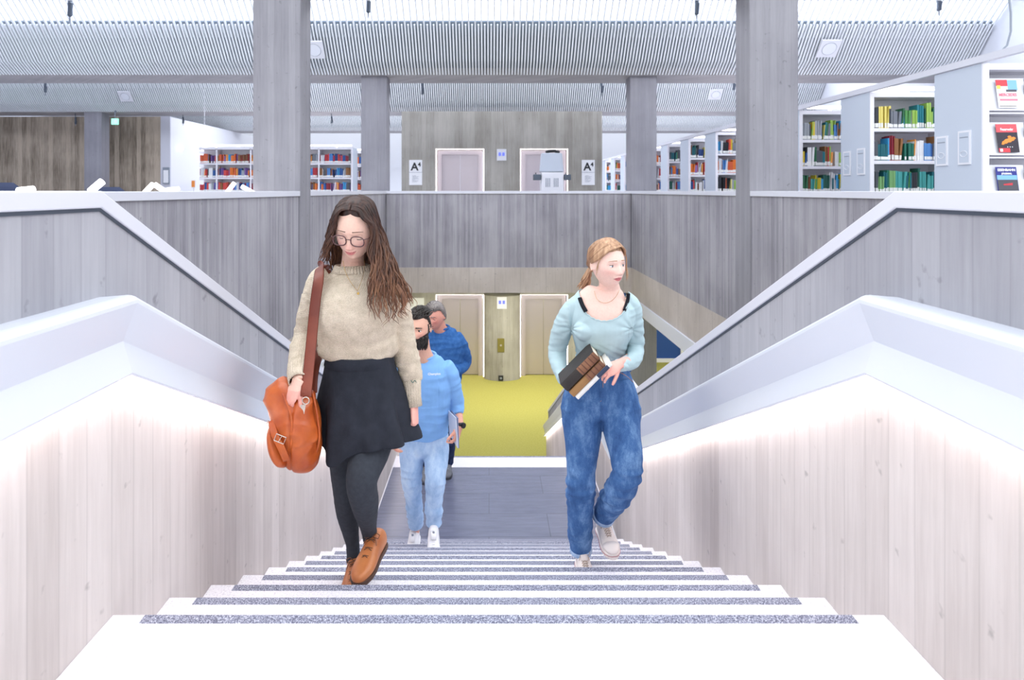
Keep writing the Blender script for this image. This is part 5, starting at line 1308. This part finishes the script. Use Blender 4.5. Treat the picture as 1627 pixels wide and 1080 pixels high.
    def cy(px, py):
        ds = [y for (a, b), y in vp if abs(a - px) < 2.2 and abs(b - py) < 2.2]
        return min(ds) if ds else 3.2
    E = [(x, y, cy(x, y)) for x, y in edge]
    E = spline([tuple(at(x, y, d - .006)) for x, y, d in E], 60)
    q = MB(); q.tube([Vector(p) + Vector((0, -.0015 * math.cos(i * 1.9), .002 * math.sin(i * 1.9))) for i, p in enumerate(E)], .0028, 6); q.build('neckline_frill', topm, t, smooth=True)
    bk = cloth('black_strap', '1c1e26', .8)
    for pts, w_ in ((((921, 473), (925, 484), (931, 495)), .010), (((998.5, 466), (997, 478), (992, 493)), .009)):
        q = MB(); P_ = [at(x, y, cy(x, y) - .007) for x, y in pts]; q.tube([Vector(p) for p in spline([tuple(p) for p in P_], 10)], [(.006, w_)] * 11, 8); q.build('camisole_strap', bk, t, smooth=True)
    # necklace
    q = MB(); ns = [(944, 462), (948, 474), (955, 480), (964, 481), (973, 477), (980, 469), (984, 461)]
    q.tube([Vector(p) for p in spline([tuple(at(x, y, cy(x, y) - .0015)) for x, y in ns], 30)], .0008, 5); q.build('necklace', mat('fine_gold', 'c8a878', .3, 1), t)
    # jeans
    dn = denim('blue_denim', '2f4f80', '476da2', '7ba0cc')
    q = MB()
    limb(q, [J(954, 576, 3.41, .098, .134), J(954, 590, 3.42, .112, .150), J(954, 610, 3.42, .122, .168), J(954, 635, 3.42, .122, .182), J(954, 655, 3.42, .10, .15), J(954, 666, 3.42, .05, .06)], seg=40)
    for L in (stance, free): limb(q, L, seg=28)
    me = remeshed(q, .0045, 4)
    kz = at(924, 775, 3.4).z; hz_ = at(924, 860, 3.47).z
    def jf(c, n):
        x, y = pix(c); v = .0016 * nz(c, 12, 12, 12, 3)
        v += .010 * ridge(c, 7, 5, 22, 1.5) * (math.exp(-((y - 775) / 32) ** 2) + .9 * math.exp(-((y - 850) / 20) ** 2) * (x < 950) + .8 * math.exp(-((y - 800) / 18) ** 2) * (x > 950))
        v += .006 * ridge(c, 9, 7, 18, 8) * math.exp(-((y - 655) / 22) ** 2)
        if y < 700 and abs(x - (952 + (y - 600) * .06)) < 1.6 and c.y < 3.42: v -= .003
        return v
    wrinkle(me, jf)
    jo = shell(me, 'jeans', dn, t, lambda c: False, .001)
    st = mat('orange_stitching', 'b88a62', .8)
    q = MB(); limb_rows = [(575, .101, .137), (577, .103, .139), (588, .112, .150), (590, .111, .149)]
    q.sweep([[at(954, py, 3.41 if py < 580 else 3.42) + Vector((math.cos(2 * PI * k / 48) * rb_, math.sin(2 * PI * k / 48) * ra, 0)) for k in range(48)] for py, ra, rb_ in limb_rows], cap=False)
    q.build('waistband', dn, t, smooth=True)
    for x in (925, 984, 1001):
        q = MB(); dd = 3.41 - .112 * math.sqrt(max(.02, 1 - ((x - 954) / 47) ** 2)) - .006; q.obox(at(x, 583, dd), (.005, 0, 0), (0, .002, 0), (0, 0, .024)); q.build('belt_loop', dn, t)
    q = MB(); q.tube([at(954, 583, 3.29), at(954, 583, 3.284)], .008, 12, ref=(0, 0, 1)); q.build('button', mat('copper', 'a87a5a', .35, .9), t)
    for sg in (-1, 1):
        q = MB(); P_ = []
        for i in range(9):
            u = i / 8; x = 954 + sg * lerp(26, 52, u); y = 591 + 16 * u ** 1.8; dd = 3.42 - .120 * math.sqrt(max(.03, 1 - ((x - 954) / 56) ** 2)) - .004; P_.append(at(x, y, dd))
        q.tube(P_, .0013, 5); q.build('pocket_seam', st, t)
    q = MB(); q.tube([at(958, y, 3.30 + .0 * y) for y in (592, 605, 620, 632)] + [at(954, 638, 3.298)], .0011, 5); q.build('fly_seam', st, t)
    light = denim('turned_hem', '8aa6cc', 'a9c0de', 'cfdcee')
    for L, ref in ((stance, (0, 1, 0)), (free, (0, 1, 0))):
        e = Vector(L[-1][:3]); p = Vector(L[-2][:3]); d_ = (e - p).normalized(); q = MB(); q.tube([e - d_ * .010, e - d_ * .008, e + d_ * .012, e + d_ * .014], [L[-1][3] + .001, L[-1][3] + .005, L[-1][3] + .005, L[-1][3] + .001], 28); q.build('hem', light, jo, smooth=True)
    # shoes
    cv = cloth('cream_canvas', 'efe4de', .8, .05, 40, .3); ru = mat('white_rubber', 'f0e6e2', .4); lc = mat('cream_lace', 'b7a394', .8); rd = mat('red_line', 'b5646c', .5)
    for f in (f1, f2): shoe(f, .25, t, cv, ru, lc, sole_h=.02, toe_cap=ru, stripe=rd, laces=6, high=.015, bow=True, tongue=cv)
    # ---------------- the three books, each a thing of its own
    def held(px, py, L, th, dep, label, mats, build, dd=3.03):
        c = at(px, py, dd); ln = Vector((.695, -.05, .717)).normalized(); tk = Vector((.717, 0.0, -.695)).normalized(); dp = ln.cross(tk).normalized()
        if dp.y < 0: dp = -dp
        b = thing('antique_book', label, 'book', c, 'three old books held at the hip')
        q = MB(); q.obox(c + dp * dep * .5, ln * (L / 2 - .003), dp * (dep * .5 - .003), tk * (th / 2 - .003)); q.build('pages', mats['pages'], b)
        for sg in (-1, 1):
            q = MB(); q.obox(c + dp * dep * .5 + tk * sg * (th / 2 - .0015), ln * L / 2, dp * dep * .5, tk * .0015); q.build('cover', mats['cover'], b)
        def arc(u0, u1, lift, m, name):
            q = MB(); rings = []
            for u in (u0, u1):
                base = c + ln * L * (u - .5); ring = []
                for i in range(9):
                    a = -PI / 2 + PI * i / 8; ring.append(base + tk * math.sin(a) * (th / 2 + lift * .3) - dp * (math.cos(a) * (.008 + lift) - .002))
                ring += [base + tk * th / 2 * .9 + dp * .004, base - tk * th / 2 * .9 + dp * .004]
                rings.append(ring)
            q.sweep(rings); q.build(name, m, b, smooth=False)
        build(arc)
        return b
    pg = mat('old_pages', 'e6dcc8', .9); bl = leather('black_cloth', '26211f', '37302c', .6); br = leather('ribbed_brown', '7c5138', 'a0714f', .45); bd = leather('dark_band', '5e3626', '6e4230', .45)
    tn = leather('tan_book', '8a6238', 'a67c4c', .5); nv = mat('navy_cover', '2f3b58', .5); wt = cloth('white_cloth', 'e9e7e4', .7, .04)
    def b1(arc):
        arc(0, .48, 0, bl, 'spine'); arc(.48, 1, 0, br, 'spine_leather')
        for u in (.52, .62, .72, .82, .92): arc(u, u + .022, .0025, bd, 'raised_band')
    def b2(arc):
        arc(0, .5, 0, tn, 'spine'); arc(.5, 1, 0, br, 'spine_leather')
        for u in (.56, .68, .8, .92): arc(u, u + .02, .002, bd, 'raised_band')
    def b3(arc):
        arc(0, .62, 0, wt, 'spine'); arc(.62, .93, 0, nv, 'spine_title'); arc(.93, 1, 0, wt, 'spine_end')
    held(922, 590, .214, .046, .15, 'thick old book with ribbed brown spine and black lower half, leftmost of those held', dict(pages=pg, cover=bl), b1)
    held(933, 601.5, .206, .034, .15, 'tan and brown old book held between the black one and the white one', dict(pages=pg, cover=tn), b2)
    held(943.5, 605, .222, .021, .15, 'thin white book with dark blue spine title, rightmost of those held', dict(pages=pg, cover=wt), b3)
mk_girl()
# ================================================================ THE TWO MEN BEHIND
def mk_man1():
    t = thing('person', 'bearded man in a light blue sweatshirt and pale jeans behind the woman with the bag', 'person', (at(673, 860, 4.9).x, 4.9, -RISE * 9))
    rng = random.Random(5)
    H = Head((-.492, 4.56, .262), yaw=-10, pitch=2, k=1.10, jaw=.24, nose=1.1, male=True)
    fine = MB(); H.add(fine)
    limb(fine, [J(677, 582, 4.66, .07, .10), J(675, 570, 4.64, .062, .066), J(670, 556, 4.62, .060, .062), J(668, 540, 4.60, .06, .06)])
    fm = remeshed(fine, .0032, 2)
    c = MB(); limb(c, [J(677, 580, 4.66, .08, .13), J(676, 640, 4.74, .10, .15), J(674, 690, 4.84, .09, .13)])
    aR = [J(712, 592, 4.67, .05), J(722, 635, 4.80, .042), J(728, 660, 4.75, .034), J(730.5, 678, 4.66, .026)]; aL = [J(644, 592, 4.68, .05), J(629, 642, 4.80, .042), J(620, 690, 4.62, .026)]
    limb(c, aR); limb(c, aL)
    sL = [J(657, 690, 4.86, .12, .095), J(655, 720, 4.85, .10, .092), J(654, 760, 4.86, .076, .072), J(657, 790, 4.93, .064, .062), J(661, 835, 5.04, .052, .054)]
    sR = [J(692, 690, 4.86, .12, .095), J(693, 720, 4.83, .10, .092), J(692, 760, 4.76, .076, .072), J(690, 790, 4.79, .066, .064), J(689, 832, 4.85, .052, .056)]
    for L in (sL, sR): limb(c, [(x, y, z, a * .7, b * .7) for x, y, z, a, b in L])
    zL, zR = -RISE * 10 + .018, -RISE * 9 + .018
    fL = foot_frame((at(661, 850, 5.12).x, 5.11, zL + .085), (at(656, 850, 4.9).x - .02, 4.87, zL)); fR = foot_frame((at(689, 850, 4.85).x, 4.85, zR + .075), (at(689, 850, 4.6).x, 4.59, zR))
    for f, p in ((fL, sL), (fR, sR)): limb(c, [p[-1][:3] + (.035,), tuple(f @ Vector((0, .05, .06))) + (.034,), tuple(f @ Vector((0, .12, .035))) + (.03,), tuple(f @ Vector((0, .21, .02))) + (.02,)])
    cm = remeshed(c, .009, 2)
    hd = MB(); wR = Vector(aR[-1][:3]); hand(hd, wR, (-.03, -.02, -.1), (.9, -.4, .0), 1, 1.05, curl=(30, 34, 38, 42), thumb=(25, 20)); limb(hd, [J(728, 662, 4.74, .034), tuple(wR) + (.024, .029)])
    wL = Vector(aL[-1][:3]); hand(hd, wL, (.03, -.03, -.1), (-.8, -.5, 0), -1, 1.05, curl=(24, 28, 32, 36), thumb=(32, 22)); limb(hd, [J(623, 676, 4.68, .034), tuple(wL) + (.024, .029)])
    hm = remeshed(hd, .0032, 2)
    lids = eyes(H, t, None, iris_n, gaze=(0, 2), openu=22, openl=24)
    body = join_meshes([fm, cm, hm, lids.mesh()]); ft = face_tone(H, 'dfae98', 'c4786e', .4, beard='2b211e'); hc = hexc('e0a590')[:3]
    set_colors(body, lambda co: hc if co.z < -.1 else ft(co)); link_mesh('body', body, M['skin'], t, True)
    dark = hair_mat('dark_hair', '17130f', '2c2521', '4a4340')
    brows(H, t, dark, .0042, z0=.018, arch=.003)
    def hl(p):
        fr = .075
        if p.y < -.02: v = p.z - fr + max(0, abs(p.x) - .05) * 1.2
        elif p.y < .02: v = p.z - lerp(fr, -.02, (p.y + .02) / .04)
        else: v = p.z - lerp(-.02, -.075, min(1, (p.y - .02) / .05))
        return max(v, -.02)
    q = hair_cap(H, hl, .010); T = H.w
    for i in range(260):
        a = rng.uniform(0, 6.28); r_ = rng.random() ** .5; x = math.cos(a) * .062 * r_; y = math.sin(a) * .078 * r_ - .0; z = .116 * math.sqrt(max(.05, 1 - (x / .078) ** 2 - (y / .097) ** 2))
        if y < -.03 and z < .07: continue
        p = Vector((x, y, z)); n = p.normalized(); q.tube([T(*p), T(*(p + n * .016 + Vector((.006, .004, 0)))), T(*(p + n * .026 + Vector((.014, .014, 0))))], [.004, .0035, .001], 5)
    q.build('hair', dark, t, smooth=True)
    # beard: full and rounded under the jaw
    q = MB(); seg = 40
    for i in range(620):
        x = rng.uniform(-.068, .068); z = rng.uniform(-.115, -.036); ax = abs(x)
        if z > (-.050 if ax < .028 else -.050 + (ax - .028) * 1.5): continue
        if ax < .022 and -.071 < z < -.0535: continue
        if ax > .075 * (1 - .24 * (-z / .116) ** 1.6) - .004: continue
        y = H.fy(x, z); n = Vector((x * 9, -1, -.7)).normalized(); p = Vector((x, y + .002, z)); ln = .012 if z > -.06 else .020
        q.tube([T(*p), T(*(p + n * ln * .5 + Vector((0, 0, -.002)))), T(*(p + n * ln + Vector((0, 0, -ln * .6))))], [.0055, .0048, .0012], 5)
    q.build('beard', dark, t, smooth=True)
    sw = cloth('light_blue_sweat', '84b4ea', .9, .06, 14, .25)
    q = MB(); limb(q, [J(676, 566, 4.66, .068, .075), J(677, 573, 4.66, .082, .115), J(677, 583, 4.665, .105, .160), J(677, 600, 4.68, .125, .178), J(676, 630, 4.73, .135, .178), J(675, 660, 4.79, .135, .176), J(674, 680, 4.84, .130, .178), J(674, 689, 4.85, .118, .168)], seg=36)
    limb(q, [J(705, 580, 4.66, .055), J(713, 594, 4.68, .066), J(719, 615, 4.74, .062), J(724, 637, 4.79, .056), J(726, 652, 4.77, .048), J(727, 658, 4.755, .045)])
    limb(q, [J(650, 580, 4.66, .055), J(642, 594, 4.68, .066), J(634, 618, 4.74, .060), J(629, 642, 4.79, .054), J(624, 665, 4.72, .045), J(622, 676, 4.68, .040)])
    me = remeshed(q, .006, 4); wrinkle(me, lambda c_, n: .007 * ridge(c_, 7, 5, 16, 2) * (.4 + .6 * (abs(c_.x + .47) > .12 or c_.z < -.3)) + .002 * nz(c_, 20, 20, 20)); so = link_mesh('sweatshirt', me, sw, t, True)
    q = MB(); q.tube([at(676, 563, 4.655) + Vector((.072 * math.cos(a), .068 * math.sin(a), -.004 + .012 * math.sin(a))) for a in [2 * PI * k / 28 for k in range(29)]], .010, 8); q.build('collar', sw, t, smooth=True)
    text_part('chest_lettering', 'Champion', at(690, 594, 4.538), .021, M['white'], t, rot=(R(84), 0, R(6)), bold=.0006)
    dn = denim('pale_denim', '8daed6', 'a9c6e8', 'c9def4')
    q = MB(); limb(q, [J(674, 680, 4.85, .115, .165), J(674, 700, 4.86, .125, .172), J(674, 715, 4.86, .11, .15), J(674, 724, 4.86, .05, .06)], seg=32)
    for L in (sL, sR): limb(q, L, seg=24)
    me = remeshed(q, .006, 4)
    wrinkle(me, lambda c_, n: .008 * ridge(c_, 6, 4, 18, 5) * (.35 + math.exp(-((pix(c_)[1] - 815) / 16) ** 2) + .5 * math.exp(-((pix(c_)[1] - 765) / 16) ** 2))); link_mesh('jeans', me, dn, t, True)
    wl = leather('white_leather', 'e9e8ec', 'f6f5f8', .4); ws = mat('white_sole', 'f2f2f4', .5); bdg = mat('shoe_badge', '8d93a0', .5)
    for f in (fL, fR):
        o = shoe(f, .285, t, wl, ws, M['paper'], sole_h=.018, laces=5, high=.02, tongue=wl)
        q = MB(); q.sphere(f @ Vector((0, .098, .106)), (.009, .006, .009), 10, 6); q.build('badge', bdg, o)
    q = MB(); c0 = at(730, 674, 4.67); ax = Vector((-.05, .25, .9)).normalized()
    q.tube([c0 - ax * .012, c0 - ax * .011, c0 + ax * .011, c0 + ax * .012], [.030, .034, .034, .030], 20); w_ = q.build('wristwatch', M['black'], t, smooth=True)
    q = MB(); q.tube([c0 + Vector((.026, -.022, 0)), c0 + Vector((.034, -.030, 0))], .019, 16, ref=(0, 0, 1)); q.build('watch_face', M['black'], w_)
    # papers under the hand
    for i, (dx, cl, lb) in enumerate(((0, 'cfd5e4', 'pale grey magazine under the arm of the bearded man, inner one'), (4.5, '7c86a8', 'blue-grey magazine under the arm of the bearded man, outer one'))):
        q = MB(); a, b, c_, d_ = at(712 + dx, 652, 4.72), at(724 + dx * .6, 664, 4.60), at(727 + dx * .3, 712, 4.60), at(714 + dx, 690, 4.72); e = Vector((.006, .002, 0))
        q.add([a, b, c_, d_, a + e, b + e, c_ + e, d_ + e], [(0, 1, 2, 3), (7, 6, 5, 4), (0, 4, 5, 1), (1, 5, 6, 2), (2, 6, 7, 3), (3, 7, 4, 0)])
        tag(q.build('carried_magazine', mat('carried_%d' % i, cl, .5)), lb, 'magazine', 'magazines carried by the bearded man')
def mk_man2():
    t = thing('person', 'older grey-haired man in a dark blue jumper, last in the line on the stairs', 'person', (at(693, 750, 7.2).x, 7.2, ZL))
    rng = random.Random(15)
    H = Head((-.560, 6.90, -.100), yaw=-26, pitch=10, k=1.2, jaw=.20, nose=1.1, male=True)
    fine = MB(); H.add(fine)
    limb(fine, [J(704, 534, 7.0, .08, .11), J(701, 526, 6.98, .070, .074), J(697, 516, 6.95, .070, .070), J(694, 505, 6.93, .066, .066)])
    fm = remeshed(fine, .004, 2)
    c = MB(); limb(c, [J(704, 535, 7.0, .09, .15), J(706, 570, 7.05, .12, .16), J(704, 625, 7.1, .10, .15)])
    lA = [J(684, 625, 7.12, .12, .10), J(680, 680, 7.05, .085), J(676, 735, 7.15, .055)]; lB = [J(711, 625, 7.12, .12, .10), J(713, 680, 7.10, .085), J(712, 735, 7.26, .055)]
    aR = [J(730, 544, 7.02, .05), J(740, 576, 7.15, .042), J(722, 590, 6.88, .03)]; aL = [J(674, 544, 7.0, .05), J(668, 580, 7.12, .042), J(682, 598, 6.88, .03)]
    for L in (lA, lB): limb(c, [(x, y, z, a * .7, b * .7) for x, y, z, a, b in L])
    limb(c, aR); limb(c, aL)
    fs_ = [foot_frame((at(676, 750, 7.18).x, 7.2, ZL + .02), (at(676, 750, 7.0).x, 6.92, ZL + .02)), foot_frame((at(712, 745, 7.3).x, 7.32, ZL + .02), (at(711, 750, 7.1).x, 7.04, ZL + .02))]
    for f, p in zip(fs_, (lA, lB)): limb(c, [p[-1][:3] + (.035,), tuple(f @ Vector((0, .05, .06))) + (.034,), tuple(f @ Vector((0, .12, .035))) + (.03,), tuple(f @ Vector((0, .21, .02))) + (.02,)])
    cm = remeshed(c, .011, 2)
    hd = MB()
    for wv, fd, sd in ((Vector(aR[-1][:3]), (-.09, -.03, -.03), 1), (Vector(aL[-1][:3]), (.09, -.03, -.03), -1)): hand(hd, wv, fd, (0, -.9, .4), sd, 1.05, curl=(28, 30, 32, 34))
    hm = remeshed(hd, .004, 2)
    lids = eyes(H, t, None, iris_n, gaze=(0, -14), openu=0, openl=26)
    body = join_meshes([fm, cm, hm, lids.mesh()]); ft = face_tone(H, 'd99a88', 'b8706a', .7, hot='c8746c'); hc = hexc('d99a88')[:3]
    set_colors(body, lambda co: hc if co.z < -.5 else ft(co)); link_mesh('body', body, M['skin'], t, True)
    gh = hair_mat('grey_hair', '4c4644', '79706c', 'a8a09c', 60); brows(H, t, gh, .0032)
    def hl(p):
        fr = .070
        if p.y < -.02: v = p.z - fr
        elif p.y < .02: v = p.z - lerp(fr, -.02, (p.y + .02) / .04)
        else: v = p.z - lerp(-.02, -.075, min(1, (p.y - .02) / .05))
        return max(v, -.02)
    q = hair_cap(H, hl, .018); T = H.w
    for i in range(240):
        a = rng.uniform(0, 6.28); r_ = rng.random() ** .5; x = math.cos(a) * .070 * r_; y = math.sin(a) * .088 * r_; z = .116 * math.sqrt(max(.02, 1 - (x / .08) ** 2 - (y / .10) ** 2))
        if y < -.03 and z < .066: continue
        p = Vector((x, y, z)); n = p.normalized(); q.tube([T(*p), T(*(p + n * .018 + Vector((-.010, .004, 0)))), T(*(p + n * .022 + Vector((-.024, .014, -.012))))], [.006, .0055, .0015], 5)
    q.build('hair', gh, t, smooth=True)
    ju = knit('blue_jumper', '2a5592', '4674b0', 420, .4)
    q = MB(); limb(q, [J(703, 521, 7.0, .07, .08), J(704, 527, 7.0, .09, .14), J(704, 536, 7.01, .12, .195), J(705, 550, 7.02, .14, .215), J(705, 575, 7.05, .15, .20), J(704, 600, 7.08, .15, .195), J(704, 616, 7.1, .13, .18)], seg=32)
    limb(q, [J(724, 532, 7.01, .06), J(731, 545, 7.03, .072), J(738, 565, 7.12, .068), J(739, 577, 7.15, .062), J(732, 585, 7.02, .055), J(724, 589, 6.90, .046)]); limb(q, [J(682, 532, 7.01, .06), J(676, 545, 7.03, .072), J(669, 568, 7.12, .066), J(670, 582, 7.13, .058), J(680, 596, 6.92, .046)])
    me = remeshed(q, .008, 4); wrinkle(me, lambda c_, n: .008 * ridge(c_, 6, 5, 14, 9)); link_mesh('jumper', me, ju, t, True)
    q = MB(); q.tube([at(702, 519.5, 6.99) + Vector((.078 * math.cos(a), .075 * math.sin(a), .010 * math.sin(a))) for a in [2 * PI * k / 28 for k in range(29)]], .011, 8); q.build('collar', ju, t, smooth=True)
    dn = denim('dark_denim', '1d2740', '2c3a5c', '435379'); q = MB(); limb(q, [J(700, 608, 7.1, .12, .17), J(698, 630, 7.1, .13, .18), J(697, 645, 7.1, .08, .10)], seg=28)
    for L in (lA, lB): limb(q, L, seg=22)
    me = remeshed(q, .008, 4); wrinkle(me, lambda c_, n: .006 * ridge(c_, 6, 5, 16, 3)); link_mesh('jeans', me, dn, t, True)
    gs = cloth('grey_suede', '6e7078', .8); so = mat('grey_sole', '3a3c44', .6)
    for f in fs_: shoe(f, .29, t, gs, so, M['grey'], sole_h=.022, laces=4)
mk_man1(); mk_man2()
